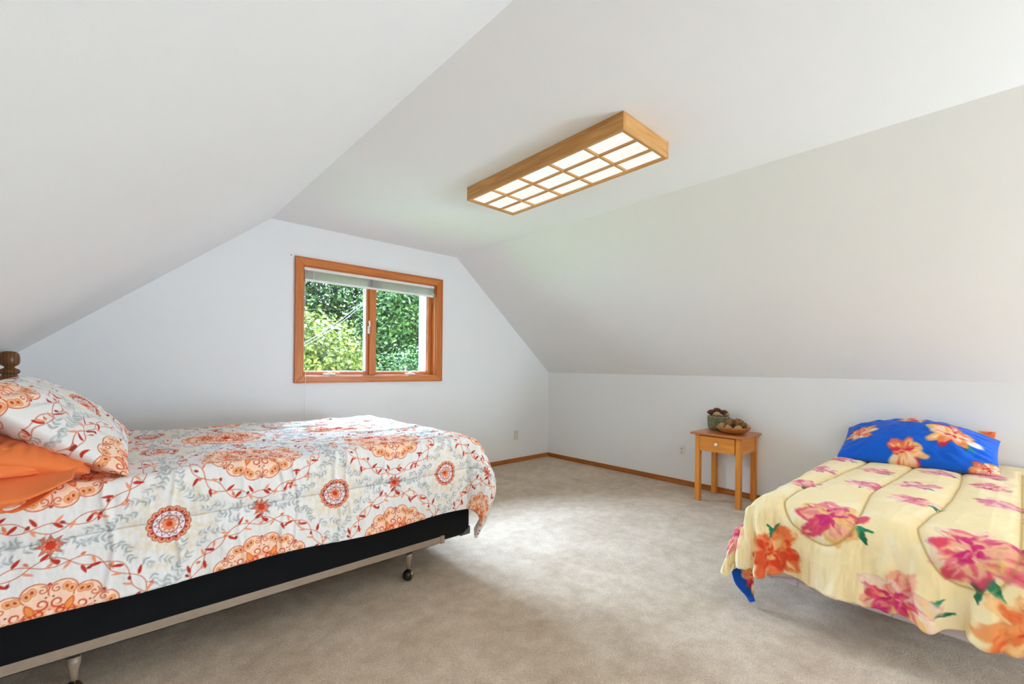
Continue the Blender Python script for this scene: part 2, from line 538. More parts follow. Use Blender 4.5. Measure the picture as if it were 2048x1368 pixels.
PW, PH = 0.63, 0.64      # repeat of the mandala print
def mandala_print():
    r = random.Random(3)
    C = Canvas(0, 0, PW, PH, 0.00125, (232, 229, 225), True)
    RED, DRK, ORG, PCH, LIN = (186, 48, 30), (112, 34, 30), (228, 112, 58), (244, 190, 156), (196, 86, 52)
    GRY, GR2 = (168, 174, 174), (196, 199, 198)
    mx, my = PW / 2, PH / 2
    # beige haze round the mandala
    for k in range(240):
        a = r.uniform(0, 2 * PI); d = 0.05 + 0.11 * r.random() ** 0.7
        x, y = mx + d * math.cos(a) * 0.9, my + d * math.sin(a)
        C.leaf(x, y, r.uniform(0, 6.3), r.uniform(0.015, 0.04), r.uniform(0.004, 0.010), (226, 208, 174), 0.32, 3)
    # grey leaf sprays that surround each round medallion
    n = 30
    for k in range(n):
        a = 2 * PI * (k + 0.5) / n
        da = abs(((a - PI / 2 + PI / 2) % PI) - PI / 2)
        if da < 0.20: continue
        for rep in range(2):
            rr = 0.316 + 0.026 * rep + r.uniform(-.006, .006)
            aa = a + rep * PI / n
            x, y = rr * math.cos(aa), rr * math.sin(aa)
            dx, dy = abs(x) - mx, abs(y) - my
            if math.hypot(dx, dy) < 0.105: continue
            if min(math.hypot(abs(x) - PW, y), math.hypot(x, abs(y) - PH)) < 0.292: continue
            st = aa + PI / 2 + r.uniform(-0.5, 0.5)
            col = GRY if r.random() < 0.7 else GR2
            C.line([(x + t * 0.046 * math.cos(st), y + t * 0.046 * math.sin(st)) for t in (0, .33, .66, 1)], 0.0014, GR2)
            for q in range(3):
                t = 0.33 * (q + 0.4)
                px, py = x + t * 0.046 * math.cos(st), y + t * 0.046 * math.sin(st)
                for sg in (-1, 1):
                    C.leaf(px, py, st + sg * r.uniform(0.55, 1.0), r.uniform(0.017, 0.024), 0.0042, GRY if r.random() < .6 else GR2, 0.9)
    # twin vines round the medallion
    R0, amp, nw = 0.262, 0.017, 9
    for ph in (0, PI):
        pts = []
        for k in range(361):
            a = 2 * PI * k / 360
            rr = R0 + amp * math.sin(nw * a + ph)
            pts.append((rr * math.cos(a), rr * math.sin(a)))
        C.line(pts, 0.0026, LIN)
    for k in range(90):
        a = 2 * PI * k / 90 + r.uniform(-.02, .02)
        sg = 1 if k % 2 else -1
        rr = R0 + amp * math.sin(nw * a + (0 if sg > 0 else PI)) 
        out = sg if r.random() < 0.85 else -sg
        x, y = rr * math.cos(a), rr * math.sin(a)
        d = a + (0 if out > 0 else PI) + r.uniform(0.4, 0.95) * (1 if (k // 2) % 2 else -1)
        t = k % 6
        if t in (0, 3):
            C.leaf(x + 0.004 * math.cos(d), y + 0.004 * math.sin(d), d, 0.034, 0.0062, RED)
        elif t in (1, 4):
            C.leaf(x, y, d, 0.030, 0.0052, (236, 150, 112))
        else:
            ex, ey = x + 0.018 * math.cos(d), y + 0.018 * math.sin(d)
            C.line([(x, y), (ex, ey)], 0.0015, LIN)
            C.ell(ex, ey, 0.0075, 0.0052, d, (150, 52, 46) if t == 2 else (214, 120, 84))
    # medallion
    C.disc(0, 0, 0.172, (246, 214, 192))
    for k in range(16):
        a = 2 * PI * (k + 0.5) / 16
        x, y = 0.166 * math.cos(a), 0.166 * math.sin(a)
        C.disc(x, y, 0.0370, (196, 84, 48)); C.disc(x, y, 0.0338, (248, 212, 184))
    C.disc(0, 0, 0.150, (248, 206, 178))
    C.ring(0, 0, 0.100, 0.040, (242, 160, 116), 0.6)
    for k in range(16):
        a = 2 * PI * (k + 0.5) / 16
        sg = 1 if k % 2 == 0 else -1       # mirrored pair about each dot
        ca, sa = math.cos(a), math.sin(a)
        def P(rad, tan):
            return (rad * ca - tan * sa, rad * sa + tan * ca)
        # spiral end beside the dot, heart with two seeds
        x, y = P(0.172, -sg * 0.017)
        C.line(spiral(x, y, 0.014, a + (PI if sg > 0 else 0) * 0 , 1.15, -sg), 0.0030, (196, 76, 38))
        for tn, rd in ((0.006 * sg, 0.178), (0.020 * sg, 0.170)):
            x, y = P(rd, tn)
            C.ell(x, y, 0.0145, 0.0115, a, (224, 132, 84)); C.ell(x, y, 0.0120, 0.0090, a, (242, 176, 124))
            C.ell(x, y, 0.0058, 0.0038, a, (180, 66, 32))
        # big inner curl
        x, y = P(0.128, -sg * 0.006)
        C.line(spiral(x, y, 0.019, a + sg * 2.2, 1.25, sg), 0.0046, (206, 74, 34))
        C.disc(x, y, 0.005, (250, 228, 214))
        x, y = P(0.146, -sg * 0.020)
        C.disc(x, y, 0.0028, (88, 36, 44))
    for k in range(8):
        a = 2 * PI * k / 8 + PI / 8
        # dots between pairs and fleurs inside each pair
        C.disc(0.190 * math.cos(a + PI / 8), 0.190 * math.sin(a + PI / 8), 0.0050, (190, 70, 40))
        b = a
        x, y = 0.102 * math.cos(b), 0.102 * math.sin(b)
        C.leaf(x, y, b, 0.046, 0.0125, (214, 92, 36)); C.leaf(x + .004 * math.cos(b), y + .004 * math.sin(b), b, 0.036, 0.0085, (240, 146, 78))
        for sg in (-1, 1):
            px, py = 0.098 * math.cos(b) - sg * 0.014 * math.sin(b), 0.098 * math.sin(b) + sg * 0.014 * math.cos(b)
            C.disc(px, py, 0.0115, (208, 72, 30)); C.disc(px, py, 0.0062, (246, 178, 132))
            px, py = 0.080 * math.cos(b) - sg * 0.007 * math.sin(b), 0.080 * math.sin(b) + sg * 0.007 * math.cos(b)
            C.disc(px, py, 0.0085, (214, 86, 40)); C.disc(px, py, 0.004, (248, 196, 160))
        # heart in the gap and inner scrolls
        g = a + PI / 8
        x, y = 0.106 * math.cos(g), 0.106 * math.sin(g)
        C.leaf(x, y, g + PI, 0.026, 0.010, (250, 214, 190)); C.disc(x, y, 0.004, (226, 140, 104))
        for sg in (-1, 1):
            px, py = 0.070 * math.cos(g) - sg * 0.013 * math.sin(g), 0.070 * math.sin(g) + sg * 0.013 * math.cos(g)
            C.line(spiral(px, py, 0.012, g + sg * 0.4, 1.0, sg), 0.0040, (176, 62, 34))
    C.disc(0, 0, 0.052, (196, 82, 44)); C.disc(0, 0, 0.048, (246, 206, 180))
    C.poly(star_pts(0, 0, 10, 0.044, 0.024), (230, 124, 76)); C.disc(0, 0, 0.018, (188, 54, 34)); C.disc(0, 0, 0.008, (250, 206, 160))
    # round mandala
    for k in range(16):
        a = 2 * PI * k / 16
        x, y = mx + 0.0565 * math.cos(a), my + 0.0565 * math.sin(a)
        C.disc(x, y, 0.0135, (142, 52, 36))
        C.disc(x, y, 0.0112, (238, 160, 120))
        C.ell(x - .002 * math.cos(a), y - .002 * math.sin(a), 0.0072, 0.0052, a, (182, 52, 34))
    C.disc(mx, my, 0.0520, (122, 44, 40)); C.disc(mx, my, 0.0492, (240, 224, 228))
    C.poly(star_pts(mx, my, 12, 0.0475, 0.033), (96, 32, 44)); C.poly(star_pts(mx, my, 12, 0.0430, 0.0315), (246, 230, 230))
    C.disc(mx, my, 0.0325, (150, 54, 40)); C.disc(mx, my, 0.0295, (244, 206, 190))
    C.poly(star_pts(mx, my, 10, 0.0275, 0.0165), (150, 60, 40)); C.poly(star_pts(mx, my, 10, 0.0245, 0.0150), (240, 150, 104))
    C.disc(mx, my, 0.010, (206, 58, 30), 0.9, 3)
    # small star flower
    for xx in (0.0,):
        C.poly(star_pts(xx, my, 8, 0.040, 0.0205), (120, 40, 32)); C.poly(star_pts(xx, my, 8, 0.0360, 0.0180), (232, 150, 120))
        for k in range(8):
            a = PI / 2 + 2 * PI * k / 8
            C.line([(xx + .012 * math.cos(a), my + .012 * math.sin(a)), (xx + .028 * math.cos(a), my + .028 * math.sin(a))], 0.003, (200, 84, 58))
        C.disc(xx, my, 0.013, (198, 54, 34), 0.95, 3)
    return C

def flower(C, x, y, s, seed, pal, ang=0.0, squash=0.85, leafdir=None):
    """a loose watercolour blossom about s metres wide"""
    r = random.Random(seed)
    ca, sa = math.cos(ang), math.sin(ang)
    def T(u, v):
        v *= squash
        return x + s * (u * ca - v * sa), y + s * (u * sa + v * ca)
    if leafdir is not None:
        for k, da in enumerate((-0.35, 0.3)):
            px, py = T(0.30 * math.cos(leafdir), 0.30 * math.sin(leafdir))
            C.leaf(px, py, leafdir + ang + da, s * 0.30, s * 0.055, (30, 128, 92) if k else (22, 104, 70), 0.95)
    n = r.randint(8, 10)
    for ring, (rad, ln, wd) in enumerate(((0.06, 0.46, 0.13), (0.03, 0.34, 0.10), (0.0, 0.22, 0.07))):
        for k in range(n - ring * 2):
            a = 2 * PI * k / (n - ring * 2) + r.uniform(-.25, .25) + ring * .4
            px, py = T(rad * math.cos(a), rad * math.sin(a))
            L = s * ln * r.uniform(0.75, 1.1)
            col = pal[r.randrange(len(pal))]
            edge = tuple(int(c * 0.80) for c in pal[0])
            C.leaf(px, py, a + ang, L * 1.04, s * wd * 1.08, edge, 0.45, 5)
            C.ell(px + L * .5 * math.cos(a + ang), py + L * .5 * math.sin(a + ang), L * .52, s * wd * r.uniform(.8, 1.15), a + ang, col, 0.88, 6)
            for q in range(3):
                C.leaf(px, py, a + ang + r.uniform(-.22, .22), L * r.uniform(.6, .95), s * wd * r.uniform(.15, .42), pal[r.randrange(len(pal))], 0.7, 5)
    for k in range(7):
        a = r.uniform(0, 6.28); d = r.uniform(0, .12)
        px, py = T(d * math.cos(a), d * math.sin(a))
        C.leaf(px, py, a + ang, s * r.uniform(.06, .16), s * .03, pal[0], 0.85, 2)

PINK = [(205, 40, 110), (232, 120, 130), (246, 190, 150), (250, 226, 196), (240, 200, 120), (222, 70, 96)]
ROSE = [(214, 90, 130), (236, 150, 160), (248, 206, 190), (250, 232, 208), (226, 110, 140)]
ORNG = [(216, 66, 34), (236, 120, 64), (244, 160, 92), (248, 206, 140), (228, 92, 50)]
PEACH = [(206, 40, 70), (244, 150, 80), (248, 190, 110), (252, 224, 180), (236, 110, 80), (250, 236, 214)]

# ------------------------------------------------------------------ draped bed cover
def drape(name, mat, parent, origin, L, W, zt, over, hem, rho, alpha, cone, axis, colour, disp, steps, roundc=0.0, ps=0.0):
    """p runs from the head to the foot, q from the visible side to the far side.
    over=(foot, side A, side B); axis maps local (p, q) to world"""
    oF, oA, oB = over
    rl = 0.011
    extra = np.array([0.004, 0.010, 0.018, 0.026, 0.0345, 0.05, 0.075])
    p = np.concatenate([np.arange(ps, L, steps[0]), L + np.arange(0, oF, steps[0]), [L + oF], L + oF + extra])
    sideA = np.concatenate([-(oA + extra[::-1]), [-oA], -np.arange(0, oA, steps[1])[::-1][:-1]])
    topA = np.arange(0, min(0.35, W), steps[2])
    topB = np.arange(topA[-1] + steps[3], W, steps[3])
    sideB = np.concatenate([W + np.arange(0, oB, 0.012), [W + oB], W + oB + extra])
    q = np.concatenate([sideA, topA, topB, sideB])
    P, Q = np.meshgrid(p, q)
    a0 = np.maximum(P - L, 0); b0 = np.maximum(np.maximum(-Q, Q - W), 0)
    oS = np.where(Q < 0, oA, oB)
    k = np.maximum(np.maximum(a0 - oF, b0 - oS), 0)
    a = np.minimum(a0, oF); b = np.minimum(b0, oS)
    r = np.hypot(a, b)
    th = np.arctan2(a, np.maximum(b, 1e-9)); th[(a == 0)] = 0
    sF = np.sin(th) ** 2
    corner = np.sin(2 * th)
    if roundc:
        mxr = np.maximum(a / oF, b / oS) * (oF * sF + oS * (1 - sF))
        r = r * (1 - roundc) + np.minimum(r, mxr) * roundc
    rh = rho[0] * (1 - sF) + rho[1] * sF
    al = alpha[0] * (1 - sF) + alpha[1] * sF
    s1 = rh * PI / 2
    ph = np.minimum(r, s1) / rh
    out = rh * np.sin(ph) + np.maximum(r - s1, 0) * np.sin(al)
    drop = rh * (1 - np.cos(ph)) + np.maximum(r - s1, 0) * np.cos(al)
    fl = cone * corner * (np.clip((r - 0.06) / 0.26, 0, 1) - 1.15 * np.clip((r - 0.36) / 0.30, 0, 1) ** 1.3)
    out = out + fl; drop = drop - fl * 0.25
    # rolled hem
    kk = np.clip(k, 0, PI * rl)
    out = out - rl * (1 - np.cos(kk / rl)) ; drop = drop + rl * np.sin(kk / rl) - np.maximum(k - PI * rl, 0)
    da = np.where(r > 1e-9, np.sin(th), 0); db = np.where(r > 1e-9, np.cos(th), 0) * np.where(Q < 0, -1, 1)
    lp = np.minimum(P, L) + da * out; lq = np.clip(Q, 0, W) + db * out
    hp, hq, hz = disp['shift'](P, Q, r, th) if 'shift' in disp else (0, 0, 0)
    X, Y = axis(lp + hp, lq + hq)
    V = np.stack([X, Y, zt - drop + hz], -1)
    Nn = np.cross(np.gradient(V, axis=1), np.gradient(V, axis=0))
    Nn /= np.linalg.norm(Nn, axis=-1, keepdims=True) + 1e-12
    mid = Nn[len(q) // 2, len(p) // 4]
    if mid[2] < 0: Nn = -Nn
    h = disp['h'](P, Q, r, th) * np.clip(1 - k / 0.012, 0, 1)
    V = V + Nn * h[..., None]
    me = grid_mesh(name, V, colour(P, Q, k))
    return link_mesh(name, me, mat, parent, origin)

def gline(d, w):
    return np.exp(-(d / w) ** 2)

def seg_dist(P, Q, pts):
    d = np.full(P.shape, 9.0)
    pts = np.asarray(pts, float)
    for a, b in zip(pts[:-1], pts[1:]):
        lo = np.minimum(a, b) - 0.08; hi = np.maximum(a, b) + 0.08
        m = (P > lo[0]) & (P < hi[0]) & (Q > lo[1]) & (Q < hi[1])
        if not m.any(): continue
        ab = b - a; Lq = max(ab @ ab, 1e-12)
        t = np.clip(((P[m] - a[0]) * ab[0] + (Q[m] - a[1]) * ab[1]) / Lq, 0, 1)
        d[m] = np.minimum(d[m], np.hypot(P[m] - a[0] - t * ab[0], Q[m] - a[1] - t * ab[1]))
    return d

def smooth_path(pts, n=10):
    pts = np.asarray(pts, float); out = []
    ext = np.vstack([2 * pts[0] - pts[1], pts, 2 * pts[-1] - pts[-2]])
    for i in range(1, len(ext) - 2):
        p0, p1, p2, p3 = ext[i - 1:i + 3]
        for t in np.linspace(0, 1, n, endpoint=False):
            out.append(0.5 * ((2 * p1) + (-p0 + p2) * t + (2 * p0 - 5 * p1 + 4 * p2 - p3) * t * t + (-p0 + 3 * p1 - 3 * p2 + p3) * t ** 3))
    out.append(ext[-2])
    return np.array(out)

# ------------------------------------------------------------------ pillow
def pillow_mesh(name, w, h, t, centre, au, av, colour=None, seed=1, nu=110, nv=80, wr=0.006, ear=0.05, sag=None, pw=2.6):
    u = np.sin(np.linspace(-PI / 2, PI / 2, nu)); v = np.sin(np.linspace(-PI / 2, PI / 2, nv))
    U, Vv = np.meshgrid(u, v)
    th = (np.clip(1 - np.abs(U) ** pw, 0, 1) ** 0.55) * (np.clip(1 - np.abs(Vv) ** pw, 0, 1) ** 0.55)
    lu = U * w / 2 * (1 - ear * (1 - Vv ** 2)); lv = Vv * h / 2 * (1 - ear * 1.2 * (1 - U ** 2))
    au = Vector(au).normalized(); av = Vector(av).normalized(); an = au.cross(av).normalized()
    au, av, an = (np.array(x) for x in (au, av, an))
    sheets = []; cols = []
    for sg in (1, -1):
        z = sg * t / 2 * th
        cr = (fbm(lu * 9 + 3, lv * 9 + 7, seed) - 0.5) * 2 * wr * 2.2
        ang = np.arctan2(Vv, U)
        rad = np.maximum(np.abs(U), np.abs(Vv))
        cr = cr + wr * 1.0 * np.sin(ang * 26 + 5 * fbm(lu * 6, lv * 6, seed + 5)) * np.clip((rad - 0.55) / 0.4, 0, 1) * np.clip((1 - rad) / 0.12, 0, 1)
        z = z + sg * cr * np.clip((1 - rad) / 0.2, 0, 1) * (1 if sg > 0 else 0.4)
        Pn = np.array(centre) + lu[..., None] * au + lv[..., None] * av + z[..., None] * an
        if sag is not None: Pn = sag(Pn)
        sheets.append(Pn)
        if colour is not None: cols.append(colour(lu, lv, sg))
    n = nu * nv
    idx = np.arange(n).reshape(nv, nu)
    q1 = np.stack([idx[:-1, :-1], idx[:-1, 1:], idx[1:, 1:], idx[1:, :-1]], -1).reshape(-1, 4)
    # share the border vertices between the two sheets
    idb = idx + n
    idb = idb.copy(); idb[0, :] = idx[0, :]; idb[-1, :] = idx[-1, :]; idb[:, 0] = idx[:, 0]; idb[:, -1] = idx[:, -1]
    q2 = np.stack([idb[:-1, :-1], idb[1:, :-1], idb[1:, 1:], idb[:-1, 1:]], -1).reshape(-1, 4)
    v = np.concatenate([s.reshape(-1, 3) for s in sheets]); q = np.concatenate([q1, q2])
    used = np.unique(q); rm = np.full(len(v), -1); rm[used] = np.arange(len(used))
    c = None if colour is None else np.concatenate([c.reshape(-1, 3) for c in cols])[used]
    return quad_mesh(name, v[used], rm[q], c)

# ================================================================== THE ROOM
def wall_with_hole(name, outer, hole, y0, y1, mat):
    bm = bmesh.new()
    es = []
    for loop in (outer, hole):
        if not loop: continue
        vs = [bm.verts.new((x, y0, z)) for x, z in loop]
        es += [bm.edges.new((vs[i], vs[(i + 1) % len(vs)])) for i in range(len(vs))]
    bmesh.ops.triangle_fill(bm, edges=es, use_beauty=True)
    g = bmesh.ops.extrude_face_region(bm, geom=bm.faces[:])
    bmesh.ops.translate(bm, verts=[v for v in g['geom'] if isinstance(v, bmesh.types.BMVert)], vec=(0, y1 - y0, 0))
    bmesh.ops.recalc_face_normals(bm, faces=bm.faces)
    me = bpy.data.meshes.new(name); bm.to_mesh(me); bm.free()
    return link_mesh(name, me, mat)

WX0, WX1, WZ0, WZ1 = 1.250, 2.615, 1.112, 2.088       # clear opening inside the casing
GX = 0.03
gable = [(XLW - GX, -0.1), (XR + GX, -0.1), (XR + GX, ZK), (CXR + GX * .5, ZC + GX), (CXL - GX * .5, ZC + GX), (XLW - GX, ZK)]
hole = [(WX0, WZ0), (WX1, WZ0), (WX1, WZ1), (WX0, WZ1)]
struct(wall_with_hole('wall_back', gable, hole, YE, YE + 0.24, M['wall']))
struct(wall_with_hole('wall_front', gable, None, YB - 0.2, YB, M['wall']))
Y0, Y1 = YB - 0.2, YE + 0.24
T = 0.22
struct(MB().box(XLW - T, XR + T, Y0, Y1, -0.2, 0.0).build('floor', M['carpet']))
struct(MB().prism([(XR, -0.2), (XR + T, -0.2), (XR + T, ZK + 0.08), (XR, ZK)], Y0, Y1).build('wall_right', M['wall']))
struct(MB().prism([(XLW, -0.2), (XLW - T, -0.2), (XLW - T, ZK + 0.08), (XLW, ZK)], Y0, Y1).build('wall_left', M['wall']))
struct(MB().prism([(CXL, ZC), (CXR, ZC), (CXR + 0.09, ZC + T), (CXL - 0.09, ZC + T)], Y0, Y1).build('ceiling', M['ceil']))
struct(MB().prism([(CXR, ZC), (XR, ZK), (XR + T, ZK + 0.08), (CXR + 0.09, ZC + T)], Y0, Y1).build('ceiling_right', M['ceil']))
struct(MB().prism([(CXL, ZC), (XLW, ZK), (XLW - T, ZK + 0.08), (CXL - 0.09, ZC + T)], Y0, Y1).build('ceiling_left', M['ceil']))
BH, BT = 0.054, 0.013
struct(MB().box(XLW, XR, YE - BT, YE, 0, BH).build('baseboard_back', M['base_x'], bevel=0.003))
struct(MB().box(XR - BT, XR, YB, YE - BT, 0, BH).build('baseboard_right', M['base_y'], bevel=0.003))
struct(MB().box(XLW, XLW + BT, YB, YE - BT, 0, BH).build('baseboard_left', M['base_y'], bevel=0.003))

# ------------------------------------------------------------------ window
win = thing('window_1', 'fir-framed two-sash crank window in the gable wall', 'window', (1.93, YE, 1.05))
win['kind'] = 'structure'
CO = (1.180, 2.691, 1.049, 2.158)
def frame4(name, o, i, y0, y1, parent, mx, mz, bevel=0.004):
    """four mitred boards: outer o, inner i rectangles (x0,x1,z0,z1)"""
    b = MB()
    b.prism([(o[0], o[3]), (o[1], o[3]), (i[1], i[3]), (i[0], i[3])], y0, y1)
    b.prism([(o[0], o[2]), (i[0], i[2]), (i[1], i[2]), (o[1], o[2])], y0, y1)
    h = b.build(name, mx, parent, bevel=bevel)
    b = MB()
    b.prism([(o[0], o[2]), (o[0], o[3]), (i[0], i[3]), (i[0], i[2])], y0, y1)
    b.prism([(o[1], o[2]), (i[1], i[2]), (i[1], i[3]), (o[1], o[3])], y0, y1)
    v = b.build(name, mz, parent, bevel=bevel)
    return h, v
frame4('casing', CO, (WX0, WX1, WZ0, WZ1), YE - 0.020, YE + 0.002, win, M['fir_x'], M['fir_z'])
# raised outer lip of the casing
frame4('casing_lip', (CO[0], CO[1], CO[2], CO[3]), (CO[0] + .014, CO[1] - .014, CO[2] + .014, CO[3] - .014), YE - 0.026, YE - 0.019, win, M['fir_x'], M['fir_z'], 0.002)
J = 0.008
frame4('jamb', (WX0, WX1, WZ0, WZ1), (WX0 + J, WX1 - J, WZ0 + J, WZ1 - J), YE - 0.002, YE + 0.125, win, M['fir_x'], M['fir_z'], 0.001)
frame4('outer_jamb', (WX0, WX1, WZ0, WZ1), (WX0 + .03, WX1 - .03, WZ0 + .03, WZ1 - .03), YE + 0.127, YE + 0.30, win, M['outer_paint'], M['outer_paint'], 0.002)
GY = YE + 0.09
MB().box(1.886, 1.914, GY - 0.045, GY + 0.03, WZ0 + J, WZ1 - J).build('mullion', M['fir_z'], win, bevel=0.003)
def sash(x0, x1, sl, sr):
    zb, zt = WZ0 + J, WZ1 - J
    y0, y1 = GY - 0.022, GY + 0.02
    b = MB(); b.box(x0, x0 + sl, y0, y1, zb, zt); b.box(x1 - sr, x1, y0, y1, zb, zt)
    st = b.build('sash_stile', M['fir_z'], win, bevel=0.003)
    b = MB(); b.box(x0 + sl, x1 - sr, y0, y1, zb, zb + .030); b.box(x0 + sl, x1 - sr, y0, y1, zt - .045, zt)
    b.build('sash_rail', M['fir_x'], win, bevel=0.003)
    gx0, gx1, gz0, gz1 = x0 + sl, x1 - sr, zb + .030, zt - .045
    b = MB()
    for (p, q) in (((gx0, gz0), (gx0 + .009, gz1)), ((gx1 - .009, gz0), (gx1, gz1)), ((gx0, gz0), (gx1, gz0 + .008)), ((gx0, gz1 - .008), (gx1, gz1))):
        b.box(p[0], q[0], GY + 0.004, GY + 0.016, p[1], q[1])
    b.build('glazing_strip', M['white_paint'], win)
    MB().box(gx0 - .004, gx1 + .004, GY + 0.008, GY + 0.011, gz0 - .004, gz1 + .004).build('glass_pane', M['glass'], win)
sash(WX0 + J, 1.886, 0.024, 0.030)
sash(1.914, WX1 - J, 0.052, 0.046)
MB().box(1.846, 1.857, GY - 0.030, GY - 0.018, WZ0 + .04, WZ1 - .05).build('weather_strip', M['white_paint'], win, bevel=0.002)
def crank(x):
    z = WZ0 + J
    b = MB(); b.box(x - .055, x + .05, GY - .062, GY - .024, z, z + .016)
    b.lathe([(.018, z + .016), (.017, z + .024), (.010, z + .030)], (x + .005, GY - .045, 0), 16)
    b.tube([(x + .005, GY - .05, z + .028), (x + .03, GY - .062, z + .034), (x + .065, GY - .066, z + .030), (x + .085, GY - .066, z + .026)], [.007, .0075, .0065, .008], 10)
    o = b.build('crank_handle', M['plastic'], win, bevel=0.003); o['label'] = 'white crank handle'
crank(1.50); crank(2.335)
b = MB(); b.box(1.868, 1.884, GY - .052, GY - .022, 1.525, 1.60)
b.tube([(1.876, GY - .055, 1.585), (1.874, GY - .074, 1.60), (1.870, GY - .080, 1.625), (1.868, GY - .078, 1.648)], [.007, .008, .007, .006], 10)
o = b.build('sash_lock', M['plastic'], win, bevel=0.003); o['label'] = 'white sash lock'

# ------------------------------------------------------------------ blind
bl = thing('window_blind', 'pale slatted blind pulled up to the top of the window', 'blind', (1.93, YE + .03, 2.08))
bx0, bx1 = WX0 + J + .004, WX1 - J - .004
MB().box(bx0, bx1, YE + .012, YE + .046, 2.052, 2.0795).build('headrail', M['blind'], bl, bevel=0.002)
b = MB()
nsl = 17
for k in range(nsl):
    z = 1.980 + k * 0.0042
    dy = 0.0022 * math.sin(k * 2.7); 
    b.add([(bx0 + .006, YE + .008 + dy, z), (bx1 - .006, YE + .008 + dy, z), (bx1 - .006, YE + .020 + dy, z + .0016), (bx0 + .006, YE + .020 + dy, z + .0016),
           (bx1 - .006, YE + .034 + dy, z), (bx0 + .006, YE + .034 + dy, z),
           (bx0 + .006, YE + .008 + dy, z - .0006), (bx1 - .006, YE + .008 + dy, z - .0006), (bx1 - .006, YE + .034 + dy, z - .0006), (bx0 + .006, YE + .034 + dy, z - .0006)],
          [(0, 1, 2, 3), (3, 2, 4, 5), (6, 9, 8, 7), (0, 6, 7, 1), (5, 4, 8, 9), (0, 3, 5, 9, 6), (1, 7, 8, 4, 2)])
b.build('slats', M['blind'], bl)
MB().box(bx0 + .004, bx1 - .004, YE + .008, YE + .036, 1.958, 1.976).build('bottom_rail', M['plastic'], bl, bevel=0.003)
for x in (bx0 + .08, (bx0 + bx1) / 2 - .03, (bx0 + bx1) / 2 + .42):
    MB().box(x - .0012, x + .0012, YE + .0045, YE + .0065, 1.962, 2.06).build('ladder_cord', M['plastic'], bl)
MB().box(bx1 - .022, bx1 + .004, YE + .006, YE + .040, 1.955, 2.000).build('end_bracket', M['chrome'], bl, bevel=0.003)
cy = YE - .0295
MB().tube([(1.268, YE + .008, 2.055), (1.268, YE + .002, 1.9), (1.268, YE - .012, 1.4), (1.267, cy, 1.15), (1.267, cy, 1.0), (1.268, cy + .01, .8), (1.268, YE - .012, .42)], 0.0016, 6).build('pull_cord', M['plastic'], bl)

# ------------------------------------------------------------------ outlets, nail
def duplex():
    t = thing('wall_outlet', 'white duplex outlet on the right knee wall left of the nightstand', 'outlet', (XR, 2.211, .356))
    MB().box(XR - .006, XR, 2.211 - .036, 2.211 + .036, .356 - .058, .356 + .058).build('cover_plate', M['plastic'], t, bevel=0.002)
    for dz in (-.02, .02):
        s = MB().lathe([(.0165, XR - .0085), (.0165, XR - .0055)], (0, 2.211, .356 + dz), 20, 'X').build('socket', M['plate_beige'], t)
        b = MB()
        for dy in (-.006, .006): b.box(XR - .0092, XR - .008, 2.211 + dy - .0013, 2.211 + dy + .0013, .356 + dz - .001, .356 + dz + .008)
        b.box(XR - .0092, XR - .008, 2.211 - .002, 2.211 + .002, .356 + dz - .009, .356 + dz - .005)
        b.build('slot', M['slot'], s)
duplex()
t = thing('phone_jack', 'pale wall plate on the window wall near the room corner', 'wall plate', (3.826, YE, .345))
MB().box(3.826 - .036, 3.826 + .036, YE - .006, YE, .345 - .058, .345 + .058).build('cover_plate', M['plate_beige'], t, bevel=0.002)
MB().box(3.826 - .010, 3.826 + .010, YE - .009, YE - .005, .345 - .012, .345 + .012).build('jack', M['plastic'], t)
b = MB().lathe([(.0015, YE - .012), (.0015, YE - .010), (.004, YE - .010), (.004, YE - .007)], (1.149, 0, 2.16), 10, 'Y')
b.lathe([(.0016, YE - .008), (.0016, YE)], (1.149, 0, 2.16), 8, 'Y')
tag(b.build('wall_nail', M['steel_dark'], None, (1.149, YE, 2.16)), 'small nail in the wall above the window\'s upper left corner', 'nail')

# ------------------------------------------------------------------ ceiling light
FX0, FX1, FY0, FY1, FZ = 1.804, 2.235, 1.210, 2.462, 2.3486
cl = thing('ceiling_light', 'long wooden box ceiling light with a grid of lit panels', 'ceiling light', (2.02, 1.836, ZC))
w = 0.018
MB().box(FX0, FX0 + w, FY0, FY1, FZ, ZC).build('side_board', M['cedar_y'], cl, bevel=0.002)
MB().box(FX1 - w, FX1, FY0, FY1, FZ, ZC).build('side_board', M['cedar_y'], cl, bevel=0.002)
MB().box(FX0 + w, FX1 - w, FY0, FY0 + w, FZ, ZC).build('end_board', M['cedar_x'], cl, bevel=0.002)
MB().box(FX0 + w, FX1 - w, FY1 - w, FY1, FZ, ZC).build('end_board', M['cedar_x'], cl, bevel=0.002)
for k in (1, 2):
    x = FX0 + (FX1 - FX0) * k / 3
    MB().box(x - .0065, x + .0065, FY0 + w, FY1 - w, FZ + .001, FZ + .013).build('long_bar', M['cedar_y'], cl, bevel=0.001)
for k in range(1, 5):
    y = FY0 + (FY1 - FY0) * k / 5
    MB().box(FX0 + w, FX1 - w, y - .0065, y + .0065, FZ + .0005, FZ + .0125).build('cross_bar', M['cedar_x'], cl, bevel=0.001)
MB().box(FX0 + w - .002, FX1 - w + .002, FY0 + w - .002, FY1 - w + .002, FZ + .014, FZ + .018).build('diffuser', M['diffuser'], cl)

